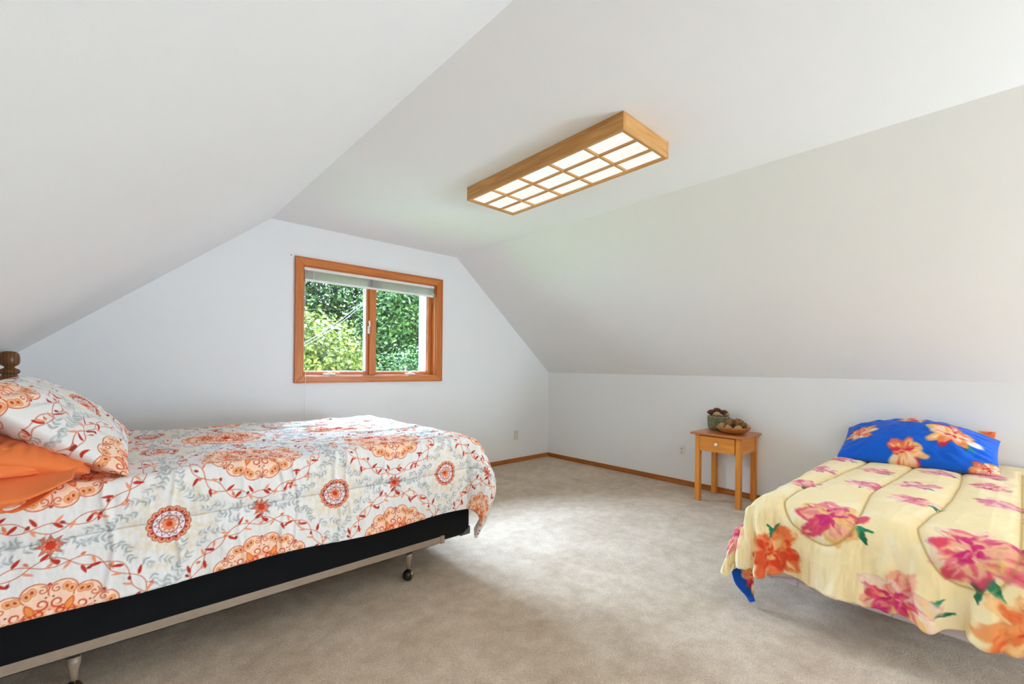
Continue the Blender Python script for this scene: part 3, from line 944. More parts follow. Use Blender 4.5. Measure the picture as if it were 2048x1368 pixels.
# ================================================================== LEFT BED
NY, FY = 2.19, 3.55        # near / far side of the box spring
bf = thing('bed_frame', 'brown steel bed frame on brass casters with dark turned headboard, left bed', 'bed frame', (0.65, 2.87, 0))
def rail(y, sgn):
    b = MB()
    b.box(-0.33, 1.459, min(y, y + sgn * .004), max(y, y + sgn * .004), .174, .212)
    b.box(-0.33, 1.459, min(y, y + sgn * .036), max(y, y + sgn * .036), .174, .178)
    r = b.build('side_rail', M['steel'], bf, bevel=0.001)
    b = MB(); b.box(1.436, 1.462, y - .004 if sgn > 0 else y - .006, y + .006 if sgn > 0 else y + .004, .170, .216)
    b.build('rail_end_cap', M['steel'], r, bevel=0.002)
rail(NY - .005, 1); rail(FY + .005, -1)
for x in (-0.09, 1.255):
    MB().box(x - .018, x + .018, NY + .03, FY - .03, .150, .172).build('cross_bar', M['steel_dark'], bf, bevel=0.003)
    for y in (NY + .045, FY - .045):
        b = MB().lathe([(.020, .152), (.019, .125), (.013, .095), (.012, .066)], (x, y, 0), 18)
        lg = b.build('leg', M['steel'], bf)
        R_ = .0305
        half = [(R_ * math.sin(t), -R_ * math.cos(t)) for t in np.linspace(.25, 1.50, 9)]
        cx0, cy0 = x - .004, y - .006
        b = MB().lathe([(rr, hh - .001) for rr, hh in half] + [(R_ * .96, .003)], (cx0, cy0, R_), 26, 'X')
        b.build('caster_wheel', M['rubber'], lg)
        hood = [(R_ * 1.02 * math.sin(t), -R_ * 1.02 * math.cos(t)) for t in np.linspace(1.72, 2.95, 9)]
        b = MB().lathe([(R_ * .85, .004)] + hood, (cx0, cy0, R_ + .001), 26, 'X')
        b.lathe([(.009, .058), (.011, .066), (.011, .070)], (x, y, 0), 14)
        o = b.build('caster_hood', M['brass'], lg); o['label'] = 'brass caster hood'
hb = MB().box(-.420, -.392, NY + .02, FY + .02, .42, 1.00).build('headboard', M['walnut'], bf, bevel=0.006)
b = MB().box(-.424, -.384, NY + .02, FY + .02, .98, 1.03); b.build('top_rail', M['walnut'], hb, bevel=0.01)
for y in (NY - .02, FY + .05):
    prof = [(.030, 0), (.034, .02), (.034, .40), (.030, .42), (.034, .46), (.034, 1.02), (.046, 1.03), (.047, 1.06), (.043, 1.09), (.036, 1.125), (.033, 1.136), (.028, 1.141),
            (.036, 1.146), (.0405, 1.153), (.041, 1.161), (.035, 1.170), (.022, 1.177), (.019, 1.181), (.021, 1.185), (.033, 1.192), (.0385, 1.203), (.040, 1.218),
            (.0395, 1.236), (.036, 1.253), (.027, 1.264), (.012, 1.268), (.001, 1.2685)]
    MB().lathe(prof, (-.405, y, 0), 36).build('post', M['walnut'], hb)

b = MB().box(-.30, 1.652, NY, FY, .179, .385)
bx = b.build('box_spring', M['black_cloth'], None, (0.66, 2.87, .18), bevel=0.018, seg=3)
tag(bx, 'black cloth box spring under the comforter on the left bed', 'box spring')
for yy, sg in ((NY, 1), (FY, -1)):
    y0, y1 = sorted((yy - sg * .003, yy + sg * .07))
    o = MB().prism([(1.580, .1765), (1.6545, .1765), (1.6545, .226), (1.645, .226)], y0, y1).build('corner_guard', M['guard'], bx, bevel=0.006)
    o['label'] = 'grey plastic corner guard'
tag(MB().box(-.30, 1.62, NY + .02, FY - .02, .386, .735).build('mattress', M['mattress'], None, (0.66, 2.87, .386), bevel=0.06, seg=4),
    'white mattress hidden beneath the orange patterned comforter', 'mattress')

MP = mandala_print()
def mcol(X, Y):
    return MP.sample(X, Y)
def left_colour(P, Q, k):
    c = mcol(P - 0.816, 0.09 - Q)
    seam = np.full(P.shape, 9.0)
    for q0 in (0.012, -0.222, 0.25, 0.49, 0.73, 0.97, 1.2):
        seam = np.minimum(seam, np.abs(Q - q0 - 0.006 * np.sin(P * 3)))
    s = 1 - 0.22 * gline(seam, 0.0022)
    return c * s[..., None]
def left_h(P, Q, r, th):
    h = np.zeros(P.shape)
    for q0 in (0.012, -0.222, 0.25, 0.49, 0.73, 0.97, 1.2):
        d = np.abs(Q - q0 - 0.006 * np.sin(P * 3))
        h -= 0.010 * gline(d, 0.022) + 0.004 * gline(d, 0.006)
    side = np.clip(-Q / 0.06, 0, 1)
    top = np.clip(1 - r / 0.05, 0, 1)
    h += side * 0.016 * (fbm(P * 7, Q * 2.2, 5) - 0.5) * 2 + side * 0.006 * (fbm(P * 22, Q * 5, 6) - 0.5) * 2
    for (pc, am, wd) in ((0.33, .006, .010), (0.52, .005, .008), (0.74, .004, .010), (0.90, .006, .009), (0.955, .004, .007), (1.14, .006, .010), (1.19, .004, .007), (1.38, .004, .009), (1.62, .004, .010)):
        h += side * 2.0 * am * gline(P - pc + 0.03 * (Q + .2) + 0.012 * np.sin(Q * 17 + pc * 9), wd) * (0.3 + fbm(P * 3 + pc * 10, Q * 8, 9))
    h += top * (0.016 * (fbm(P * 3.0, Q * 9, 11) - 0.5) * 2 + 0.010 * (fbm(P * 7 + Q * 4, Q * 24, 13) - 0.5) * 2)
    h += 0.008 * (fbm(P * 18, Q * 18, 17) - 0.5)
    return h
def left_shift(P, Q, r, th):
    s = np.clip((r - 0.25) / 0.25, 0, 1)
    side = np.clip(-Q / 0.1, 0, 1)
    hq = -s * side * 0.014 * np.sin(P * 6.1 + 0.8) 
    hp = np.clip((P - 1.91 - .2) / .25, 0, 1) * 0.012 * np.sin(Q * 17)
    hz = s * side * (0.010 * np.sin(P * 7.3 + 1.0) + 0.010 * np.sin(P * 2.1))
    return hp, hq, hz
cm = drape('comforter', M['print'], None, (0.65, 2.87, .75), 1.91, 1.31, .795, (.46, .455, .40), .0, (.052, .125), (.06, .07), .10,
           lambda p, q: (-.33 + p, NY + q), left_colour, {'h': left_h, 'shift': left_shift}, (.0026, .0026, .0034, .005))
tag(cm, 'white comforter with orange medallions and grey leaves on the left bed', 'comforter')

# sham leaning on the headboard
sh = thing('pillow_sham', 'white pillow sham with orange medallions leaning on the headboard', 'pillow', (-.10, 2.68, .95))
def sham_col(lu, lv, sg):
    return mcol(lv * 1.0 + 0.33, lu + 0.40)
me = pillow_mesh('sham_cover', 1.00, .54, .21, (-.148, 2.655, .960), (.02, 1, 0.0), (-.77, 0, .62), sham_col, seed=4, nu=560, nv=340, wr=.009, ear=.045, pw=2.3)
link_mesh('sham_cover', me, M['print'], sh)

# plain orange pillow beneath
op = thing('orange_pillow', 'plain orange pillow under the patterned sham at the bed edge', 'pillow', (-.20, 2.5, .86))
me = pillow_mesh('pillow_body', .62, .33, .15, (-.208, 2.47, .868), (0, 1, 0), (-.95, 0, .30), None, seed=8, nu=70, nv=60, wr=.008, ear=.02)
link_mesh('pillow_body', me, M['orange'], op)
# loose open end of its pillowcase hanging over the edge of the bed
us = np.linspace(0, 1, 90); vs = np.linspace(0, 1, 60)
U, Vv = np.meshgrid(us, vs)
xx = -.42 + U * (.36 - .06 * Vv) 
topz = .955 - .10 * U ** 1.5
yy = 2.215 - .055 * np.sin(np.clip(Vv * 1.25, 0, 1) * PI / 2) - .045 * Vv
zz = topz * (1 - Vv) + Vv * (.722 + .085 * np.clip((U - .62) / .38, 0, 1) ** 1.4)
fold = 0.020 * np.sin(7.5 * (Vv * 1.1 + 0.55 * U) * 1.6 + 1.0) * np.clip(Vv * 2.0, 0, 1) + 0.036 * np.exp(-((Vv - .60 - .12 * (1 - U)) / .08) ** 2) - .034 * np.exp(-((Vv - .44 - .20 * (1 - U)) / .06) ** 2) + 0.014 * np.exp(-((Vv - .84 + .10 * U) / .05) ** 2)
fold = fold + 0.012 * (fbm(U * 5, Vv * 5, 31) - .5)
yy = yy - fold
Vg = np.stack([xx, yy, zz - .3 * fold], -1)
o = link_mesh('pillowcase_hem', grid_mesh('pillowcase_hem', Vg), M['orange'], op)
md = o.modifiers.new('thick', 'SOLIDIFY'); md.thickness = 0.006; md.offset = 0

# ================================================================== RIGHT BED
rf = thing('bed_frame', 'low dark bed frame under the yellow floral bed', 'bed frame', (3.4, .3, 0))
for y in (-.13, .70): MB().box(2.80, 4.36, y - .018, y + .018, .115, .149).build('side_rail', M['steel_dark'], rf, bevel=0.002)
for x in (3.0, 4.15):
    MB().box(x - .018, x + .018, -.13, .70, .10, .114).build('cross_bar', M['steel_dark'], rf, bevel=0.002)
    for y in (-.06, .63):
        MB().lathe([(.016, .10), (.014, .03), (.022, .012), (.022, 0)], (x, y, 0), 16).build('leg', M['steel_dark'], rf)
b = MB().box(2.475, 4.385, -.19, .79, .150, .345)
def m_tick():
    t = NT('quilted_ticking')
    v = t.coords()
    vo = t.n('ShaderNodeTexVoronoi', feature='DISTANCE_TO_EDGE')
    vo.inputs['Scale'].default_value = 9
    t.l(v, vo.inputs['Vector'])
    t.base(t.ramp(vo.outputs['Distance'], [(0.0, L4(172, 158, 166)), (0.05, L4(206, 196, 204)), (0.4, L4(214, 208, 214))]))
    t.bump(vo.outputs['Distance'], .3, .01)
    t.set(Roughness=.8)
    return t.m
tag(b.build('box_spring', m_tick(), None, (3.43, .3, .15), bevel=0.02, seg=3), 'pale lilac box spring under the yellow floral comforter', 'box spring')
tag(MB().box(2.50, 4.385, -.17, .775, .346, .515).build('mattress', M['mattress'], None, (3.43, .3, .346), bevel=0.05, seg=4),
    'white mattress hidden beneath the yellow floral comforter', 'mattress')

RC = Canvas(0, -.6, 2.5, 2.2, .002, (246, 226, 174))
r = random.Random(21)
for k in range(260):
    RC.leaf(r.uniform(0, 2.5), r.uniform(-.6, 1.6), r.uniform(0, 6.3), r.uniform(.08, .25), r.uniform(.02, .05), r.choice([(248, 236, 204), (244, 222, 166), (249, 238, 212)]), .35, 6)
LB = 1.89
tops = [(2.945, .762), (3.415, .772), (3.90, .745), (3.159, .511), (3.66, .524), (4.129, .473), (2.943, .27), (3.35, .300), (3.845, .248), (3.213, -.012), (3.632, .03), (4.0, .048), (2.93, -.16), (3.42, -.22), (3.9, -.2)]
for i, (x, y) in enumerate(tops):
    flower(RC, 4.40 - x, .77 - y, .20, 40 + i, ROSE if i % 2 else PINK[:3] + ROSE[1:4], r.uniform(-.6, .6), .9, r.uniform(.3, 1.2))
flower(RC, LB + .075, .26, .30, 3, PINK, .2, .85, 1.0)
flower(RC, LB + .085, .715, .33, 5, PINK, -.3, .85, .6)
flower(RC, LB + .30, .045, .25, 9, ORNG, .9, .8, 2.2)
flower(RC, LB + .36, .50, .29, 11, PINK, .5, .85, 1.4)
flower(RC, LB + .33, .86, .27, 14, ORNG, .2, .85, .4)
flower(RC, LB - .12, -.22, .28, 15, PINK, .2, .85, 2.0)
flower(RC, LB - .62, -.24, .26, 16, ORNG, .7, .85, 2.0)
flower(RC, LB - 1.05, -.20, .26, 17, PINK, .2, .85, 2.0)
flower(RC, LB + .25, -.27, .22, 18, PINK, .2, .85, 2.0)
bulbs = [
    [(.10, .17), (.40, .15), (.85, .12), (1.25, .085), (1.55, .055), (1.78, .045), (1.95, .070), (2.05, .125), (2.10, .21), (2.085, .285), (2.01, .340), (1.87, .352), (1.62, .335), (1.33, .322), (.85, .36), (.40, .389), (.10, .395)],
    [(.08, .62), (.34, .622), (.70, .628), (1.05, .621), (1.40, .600), (1.70, .565), (1.90, .550), (2.03, .585), (2.11, .645), (2.135, .715), (2.09, .785), (1.98, .825), (1.80, .835), (1.45, .845), (1.1, .855), (.5, .87), (.14, .88)],
    [(.3, -.09), (.8, -.10), (1.3, -.10), (1.62, -.10), (1.84, -.13), (1.93, -.20), (1.86, -.28), (1.6, -.30), (1.2, -.28), (.6, -.28)],
]
bulbs = [smooth_path(b_) for b_ in bulbs]
_sd = {}
def right_seam(P, Q):
    key = P.shape
    if key not in _sd:
        d = np.full(P.shape, 9.0)
        for b_ in bulbs: d = np.minimum(d, seg_dist(P, Q, b_))
        _sd[key] = d
    return _sd[key]
BC = Canvas(0, 0, .8, .8, .002, (14, 78, 178), True)
for i, (x, y) in enumerate(((.1, .1), (.45, .3), (.2, .6), (.62, .66), (.7, .1))):
    flower(BC, x, y, .2, 60 + i, PEACH, i * 1.1, .85, i * 1.3)
def right_colour(P, Q, k):
    wx = .020 * (fbm(P * 11, Q * 11, 71, 3) - .5) * 2 + .008 * (fbm(P * 45, Q * 45, 72, 2) - .5) * 2
    wy = .020 * (fbm(P * 11, Q * 11, 73, 3) - .5) * 2 + .008 * (fbm(P * 45, Q * 45, 74, 2) - .5) * 2
    c = RC.sample(P + wx, Q + wy)
    d = right_seam(P, Q)
    s = gline(d, .0042)[..., None] * .6
    c = c * (1 - s) + np.array((188, 150, 84)) / 255 * s
    return c
def right_h(P, Q, r_, th):
    d = right_seam(P, Q)
    h = -0.011 * gline(d, .020) - .004 * gline(d, .006) + 0.006 * np.clip(d / .1, 0, 1)
    foot = np.clip((P - LB) / .12, 0, 1)
    side = np.clip(r_ / .12, 0, 1)
    h += 0.007 * (fbm(P * 5, Q * 5, 41) - .5) * 2
    h += foot * (0.022 * (fbm(P * 4, Q * 15, 43) - .5) * 2 + .014 * (fbm(P * 9 + Q * 8, Q * 26, 44) - .5))
    low = np.clip((P - LB - .10) / .16, 0, 1)
    for (qc, am, wd, sl) in ((-.03, .016, .020, .10), (.11, .014, .016, -.12), (.19, -.012, .020, .05), (.33, .016, .020, -.08), (.42, -.014, .024, .10), (.56, .018, .018, .16), (.63, -.014, .022, .05), (.76, .016, .020, -.10), (.90, .014, .022, .12)):
        h += low * am * gline(Q - qc - sl * (P - LB - .2) - .012 * np.sin(P * 21 + qc * 40), wd)
    h += (1 - foot) * side * 0.012 * (fbm(P * 13, Q * 3, 45) - .5) * 2
    h += (1 - side) * 0.010 * (fbm(P * 5 - Q * 6, Q * 10 + P * 4, 47) - .5)
    return h
def right_shift(P, Q, r_, th):
    s = np.clip((r_ - .13) / .28, 0, 1) ** 1.3
    f = np.clip((P - LB) / .2, 0, 1)
    w = Q * 24 + 2.2 * np.sin(Q * 8 + 1) + 1.6 * (P - LB)
    fold = .60 * np.sin(w + .5 * np.sin(w)) + .45 * np.sin(w * .53 + 1.3)
    hp = s * f * (.052 * fold + .018)
    g = np.clip(-Q / .2, 0, 1)
    wq = P * 15 + 1.5 * np.sin(P * 5)
    hq = -s * g * .018 * np.sin(wq)
    hz = s * f * (-.014 * fold + .004 * np.sin(Q * 90))
    hz = hz + np.clip((.25 - P) / .2, 0, 1) * .02 * (r_ < .05)
    return hp, hq, hz
rc = drape('comforter', M['print'], None, (3.4, .3, .5), LB, .92, .562, (.405, .43, .42), .0, (.090, .112), (.27, .05), .06,
           lambda p, q: (4.40 - p, .77 - q), right_colour, {'h': right_h, 'shift': right_shift}, (.0036, .0036, .0040, .0040), roundc=.85, ps=.01)
tag(rc, 'pale yellow comforter with pink and orange blossoms on the right bed', 'comforter')
# turned-under corner showing the blue lining
us = np.linspace(0, 1, 30); U, Vv = np.meshgrid(us, us)
A_, B_, Cc = np.array((2.385, .925, .185)), np.array((2.425, .842, .232)), np.array((2.430, .834, .026))
top_ = A_ + (B_ - A_) * U[..., None]
tip_ = Cc + (U[..., None] - .5) * np.array((.006, -.020, .010))
Vg = top_ * (1 - Vv[..., None]) + tip_ * Vv[..., None]
Vg[..., 0] += .022 * np.sin(U * PI) * (1 - Vv ** 2) + .006 * np.sin(Vv * 9 + U * 4)
Vg[..., 1] += .022 * np.sin(Vv * PI) * (1 - U)
cc = BC.sample(U * .12 + .32, Vv * .21 + .22)
o = link_mesh('turned_lining', grid_mesh('turned_lining', Vg, cc), M['print'], rc)
o['label'] = 'blue floral lining of the hanging corner'
md = o.modifiers.new('thick', 'SOLIDIFY'); md.thickness = 0.010; md.offset = 0

# blue pillow
bp = thing('blue_pillow', 'bright blue pillow with peach blossoms propped on the right bed', 'pillow', (4.18, .37, .6))
PC = Canvas(-.45, -.35, .9, .7, .0016, (14, 92, 205))
for i, (x, y, s, a, ld) in enumerate(((-.29, .02, .18, .1, None), (-.02, .150, .16, .4, 2.6), (.185, .01, .26, -.3, -.6), (-.03, -.175, .22, -.25, -2.0), (.36, -.215, .16, .3, 1.0))):
    flower(PC, x, y, s, 80 + i * 3, PEACH, a, .72, ld)
def blue_col(lu, lv, sg):
    wx = .014 * (fbm(lu * 14, lv * 14, 75, 3) - .5) * 2; wy = .014 * (fbm(lu * 14, lv * 14, 76, 3) - .5) * 2
    return PC.sample(lu + wx, lv + wy)
def blue_sag(Pn):
    d = np.abs(Pn[..., 1] - .40) / .40
    up = np.clip((Pn[..., 2] - .60) / .25, 0, 1)
    Pn[..., 2] -= .085 * d ** 2.2 * up
    return Pn
me = pillow_mesh('pillow_body', .81, .46, .25, (4.165, .388, .705), (0.03, -1, .01), (.83, 0, .56), blue_col, seed=12, nu=190, nv=130, wr=.008, ear=.03, pw=2.0, sag=blue_sag)
link_mesh('pillow_body', me, M['print'], bp)
yp = thing('yellow_pillow', 'yellow floral pillow mostly hidden behind the blue pillow', 'pillow', (4.3, .3, .6))
YC = Canvas(-.45, -.35, .9, .7, .004, (240, 200, 120))
for i, (x, y) in enumerate(((-.2, .0), (.1, .1), (.30, -.05), (.35, .17), (.36, -.2), (.0, -.2))):
    flower(YC, x, y, .2, 120 + i, ORNG, i, .85, i * 1.1)
me = pillow_mesh('pillow_body', .70, .32, .08, (4.345, .355, .655), (0, -1, 0), (.35, 0, .94), lambda a, b, s: YC.sample(a, b), seed=15, nu=80, nv=60, wr=.004, ear=.03)
link_mesh('pillow_body', me, M['print'], yp)

# ================================================================== NIGHTSTAND
ns = thing('nightstand', 'small honey pine nightstand with one drawer against the knee wall', 'nightstand', (4.2, 1.68, 0))
tx0, tx1, ty0, ty1 = 3.972, 4.418, 1.447, 1.912
MB().box(tx0, tx1, ty0, ty1, .609, .629).build('table_top', M['top_y'], ns, bevel=0.007, seg=3)
lx0, lx1, ly0, ly1 = 4.008, 4.402, 1.480, 1.880
lw = .044
for x in (lx0, lx1 - lw):
    for y in (ly0, ly1 - lw):
        b = MB(); b.prism([(x, y), (x + lw, y), (x + lw, y + lw), (x, y + lw)], .0, .6085, 'XY')
        b.build('leg', M['pine_z'], ns, bevel=0.003)
for y in (ly0 + .006, ly1 - .024):
    MB().box(lx0 + lw, lx1 - lw, y, y + .018, .462, .6085).build('side_panel', M['pine_x'], ns)
MB().box(lx1 - lw + .01, lx1 - .006, ly0 + lw, ly1 - lw, .462, .6085).build('back_panel', M['pine_y'], ns)
dr = MB().box(lx0 - .007, lx0 + .016, ly0 + lw + .004, ly1 - lw - .004, .464, .600).build('drawer', M['pine_y'], ns, bevel=0.002)
b = MB().lathe([(.008, lx0 - .007), (.007, lx0 - .012), (.013, lx0 - .016), (.0155, lx0 - .022), (.014, lx0 - .028), (.006, lx0 - .032), (.0005, lx0 - .0325)], (0, 1.680, .536), 22, 'X')
o = b.build('knob', M['plastic'], dr); o['label'] = 'white round knob'

# bark pot
px, py, pz = 4.300, 1.792, .6292
def lumpy_lathe(prof, c, n, amp, seed, mat, name, parent=None, origin=None):
    r_ = random.Random(seed)
    ks = [(r_.randint(2, 9), r_.uniform(0, 6.3), r_.uniform(.3, 1)) for _ in range(5)]
    b = MB().lathe(prof, c, n)
    out = []
    for v in b.v:
        dx, dy = v[0] - c[0], v[1] - c[1]
        a = math.atan2(dy, dx)
        k = 1 + amp * sum(w_ * math.sin(m * a + p_ + v[2] * 30) for m, p_, w_ in ks) / 3
        out.append((c[0] + dx * k, c[1] + dy * k, v[2]))
    b.v = out
    return b.build(name, mat, parent, origin)
pot = thing('bark_pot', 'mossy bark-covered pot at the back of the nightstand top', 'pot', (px, py, pz))
lumpy_lathe([(.030, 0), (.066, .002), (.084, .016), (.093, .040), (.096, .080), (.097, .128), (.094, .131), (.088, .131), (.084, .126), (.080, .060), (.0, .050)], (px, py, pz), 64, .025, 5, M['bark'], 'bark_body', pot)
b = MB().lathe([(.0885, .1295), (.0955, .1295), (.0955, .133), (.0885, .133), (.0885, .1295)], (px, py, pz), 48, cap=False)
b.build('rim', M['petal_l'], pot)

# dried flowers in the pot
def dried_flower(name, c, s, tilt, seed, mat, label, group):
    r_ = random.Random(seed)
    t_ = thing(name, label, 'dried flower', c, group)
    b = MB()
    for ring_, (n, op_, ln) in enumerate(((5, .22, 1.0), (6, .52, 1.0), (7, .85, 1.0))):
        for k in range(n):
            a = 2 * PI * k / n + ring_ * .5 + r_.uniform(-.2, .2)
            d = Vector((math.cos(a) * math.sin(op_), math.sin(a) * math.sin(op_), math.cos(op_)))
            sd = Vector((-math.sin(a), math.cos(a), 0))
            nn = d.cross(sd)
            vs_ = []; 
            rows = ((.1, .10, .0), (.4, .30, .10), (.75, .34, .10), (1.0, .16, -.06))
            for t, wd, cu in rows:
                for q in (-1, -.33, .33, 1):
                    vs_.append(Vector(c) + (d * t * ln + sd * q * wd + nn * (cu + .10 * (q * q - .5)) * -1) * s)
            fs = [(i * 4 + j, i * 4 + j + 1, (i + 1) * 4 + j + 1, (i + 1) * 4 + j) for i in range(3) for j in range(3)]
            b.add(vs_, fs, True)
    o = b.build('petals', mat, t_)
    md = o.modifiers.new('t', 'SOLIDIFY'); md.thickness = .002
    bb = MB().lathe([(.001, -.15 * s), (.25 * s, -.02 * s), (.28 * s, .15 * s), (.15 * s, .34 * s), (.001, .4 * s)], c, 14)
    bb.tube([(c[0], c[1], c[2] - .1 * s), (c[0] * .6 + px * .4, c[1] * .6 + py * .4, pz + .052)], .003, 6)
    bb.build('stem', M['petal_d'], t_)
    return t_
fl = [(-.050, .045, .148, .036, 'petal_d', 'brown dried flower at the left of the bark pot'),
      (-.055, -.010, .140, .030, 'petal_l', 'cream dried flower at the front of the bark pot'),
      (.000, .015, .162, .038, 'petal_d', 'largest dark dried flower in the middle of the bark pot'),
      (.012, -.045, .150, .034, 'petal_d', 'brown dried flower at the right of the bark pot'),
      (.035, .030, .166, .028, 'petal_l', 'pale dried flower standing highest at the back of the bark pot'),
      (.020, -.072, .140, .022, 'petal_l', 'small pale dried bud by the right rim of the bark pot')]
for i, (dx, dy, dz, s, mt, lb) in enumerate(fl):
    dried_flower('dried_flower', (px + dx, py + dy, pz + dz - .004), s * 1.35, 0, 200 + i, M[mt], lb, 'dried flowers in the bark pot')

# carved bowl with pods
cx_, cy_, cz_ = 4.162, 1.600, .6292
lumpy = lumpy_lathe([(.030, 0), (.060, .001), (.092, .012), (.122, .030), (.139, .052), (.142, .060), (.139, .063), (.132, .058), (.110, .034), (.070, .014), (.0, .009)], (cx_, cy_, cz_), 64, .03, 9, M['bowl'], 'wooden_bowl', None, (cx_, cy_, cz_))
tag(lumpy, 'carved wooden bowl heaped with nuts and pods on the nightstand', 'bowl')

def nut_mesh(name, seed, kind):
    r_ = random.Random(seed)
    bm = bmesh.new(); bmesh.ops.create_icosphere(bm, subdivisions=4, radius=1)
    ks = [(r_.randint(2, 4), r_.uniform(0, 6.3)) for _ in range(3)]
    for v in bm.verts:
        x, y, z = v.co; a = math.atan2(y, x)
        if kind == 'nut':
            k = 1 + .05 * math.cos(2 * a + .4) + .03 * math.sin(ks[0][0] * a + ks[0][1])
            zz_ = z * .9 + (.35 * max(0, z - .6) / .4 if z > .6 else 0)
            v.co = (x * k, y * k, zz_)
        elif kind == 'pod':      # ribbed pod with an open crown
            k = 1 + .16 * math.cos(6 * a) * (1 - z * z) + .05 * math.sin(3 * a + ks[1][1])
            fl_ = 1 + (.45 * max(0, z - .45) / .55 * (1 + .5 * math.cos(6 * a)))
            hol = -.55 * max(0, z - .72) / .28
            v.co = (x * k * fl_, y * k * fl_, z * .95 + hol + .15 * max(0, z))
        else:                    # small cone with scales
            sc_ = 1 + .16 * math.sin(9 * z + 3 * a) * math.sin(5 * a - 9 * z)
            v.co = (x * sc_, y * sc_, z * 1.15)
    me = bpy.data.meshes.new(name); bm.to_mesh(me); bm.free()
    me.polygons.foreach_set('use_smooth', [True] * len(me.polygons))
    return me
pr = {'nut': (nut_mesh('nut', 1, 'nut'), M['nut']), 'pod': (nut_mesh('seed_pod', 2, 'pod'), M['pod']), 'cone': (nut_mesh('cone', 3, 'cone'), M['pod'])}
for k_, (me, mt) in pr.items(): me.materials.append(mt)
items = [ # kind, dx, dy, dz, radius, rotx, roty, label
    ('nut', -.085, .010, .052, .030, .5, -.3, 'smooth pale nut at the front middle of the wooden bowl'),
    ('nut', -.060, -.068, .054, .031, 1.3, .4, 'smooth yellowish nut lying at the front right of the wooden bowl'),
    ('nut', -.035, .085, .056, .036, 1.5, 1.0, 'long tan nut at the left rim of the wooden bowl'),
    ('nut', .060, .075, .052, .030, .9, .2, 'tan nut at the back left of the wooden bowl'),
    ('pod', -.028, .022, .100, .034, -.3, -.35, 'open-crowned seed pod on top of the heap, nearest the bark pot'),
    ('pod', .000, -.042, .098, .036, .3, -.3, 'ribbed seed pod on top of the heap, in the bowl\'s middle'),
    ('pod', .050, .010, .090, .032, .4, .5, 'seed pod at the back of the heap in the wooden bowl'),
    ('cone', -.010, -.095, .086, .022, .6, .3, 'small dark cone on the right of the heap in the bowl'),
    ('cone', .045, -.075, .080, .022, .2, .9, 'small cone at the back right of the wooden bowl'),
    ('nut', .010, -.118, .066, .020, .2, .2, 'smallest reddish nut by the right rim of the wooden bowl'),
    ('cone', .020, .020, .048, .030, .2, .2, 'cone half buried under the pods in the wooden bowl'),
    ('nut', .075, -.045, .052, .028, .2, .7, 'nut tucked low at the rear of the wooden bowl'),
]
for kd, dx, dy, dz, rr, rx, ry, lb in items:
    me, mt = pr[kd]
    o = bpy.data.objects.new({'nut': 'nut', 'pod': 'seed_pod', 'cone': 'pine_cone'}[kd], me)
    COL.objects.link(o)
    o.location = (cx_ + dx, cy_ + dy, cz_ + dz); o.scale = (rr, rr, rr); o.rotation_euler = (rx, ry, dx * 40)
    tag(o, lb, {'nut': 'nut', 'pod': 'seed pod', 'cone': 'pine cone'}[kd], 'nuts and pods in the wooden bowl')

# ================================================================== OUTSIDE
GZ = -2.9
struct(MB().box(-14, 24, 4.9, 40, GZ - .2, GZ).build('ground', M['grass']))
rng = np.random.default_rng(5)
def crown(name, c, rad, n, size, mat, parent, seed, clump=14):
    g = np.random.default_rng(seed)
    c = np.array(c, float); rad = np.array(rad, float)
    nc = n // clump
    d = g.normal(size=(nc * 3, 3)); d /= np.linalg.norm(d, axis=1, keepdims=True)
    d = d[d[:, 1] < 0.35][:nc]; nc = len(d)
    lump = 1 + .18 * np.sin(d[:, 0] * 7 + seed) * np.sin(d[:, 2] * 6 + seed * 2) + .10 * np.sin(d[:, 0] * 17) * np.cos(d[:, 2] * 15)
    cc = c + d * rad * (lump * g.uniform(.74, 1.03, nc))[:, None]
    P = np.repeat(cc, clump, 0) + g.normal(size=(nc * clump, 3)) * size * 1.5
    m = len(P)
    out = np.repeat(d, clump, 0)
    nrm = out * .7 + np.array((0, -.25, .75)) + g.normal(size=(m, 3)) * .75
    nrm /= np.linalg.norm(nrm, axis=1, keepdims=True)
    t = np.cross(nrm, g.normal(size=(m, 3))); t /= np.linalg.norm(t, axis=1, keepdims=True)
    t[:, 2] -= .25; t /= np.linalg.norm(t, axis=1, keepdims=True)
    s = np.cross(nrm, t)
    L_ = size * g.uniform(.7, 1.3, (m, 1)); W_ = L_ * .30
    v = np.stack([P - t * L_ * .5, P + s * W_ + nrm * W_ * .35, P + t * L_ * .5, P - s * W_ + nrm * W_ * .35], 1)
    q = np.arange(m * 4).reshape(m, 4)
    me = quad_mesh(name, v.reshape(-1, 3), q)
    me.polygons.foreach_set('use_smooth', np.zeros(m, bool))
    tone = np.clip(np.repeat(g.uniform(.1, .9, nc), clump) * .6 + g.uniform(0, 1, m) * .4, 0, 1)
    at = me.attributes.new('leaf_tone', 'FLOAT', 'POINT')
    at.data.foreach_set('value', np.repeat(tone, 4).astype(np.float32))
    return link_mesh(name, me, mat, parent)
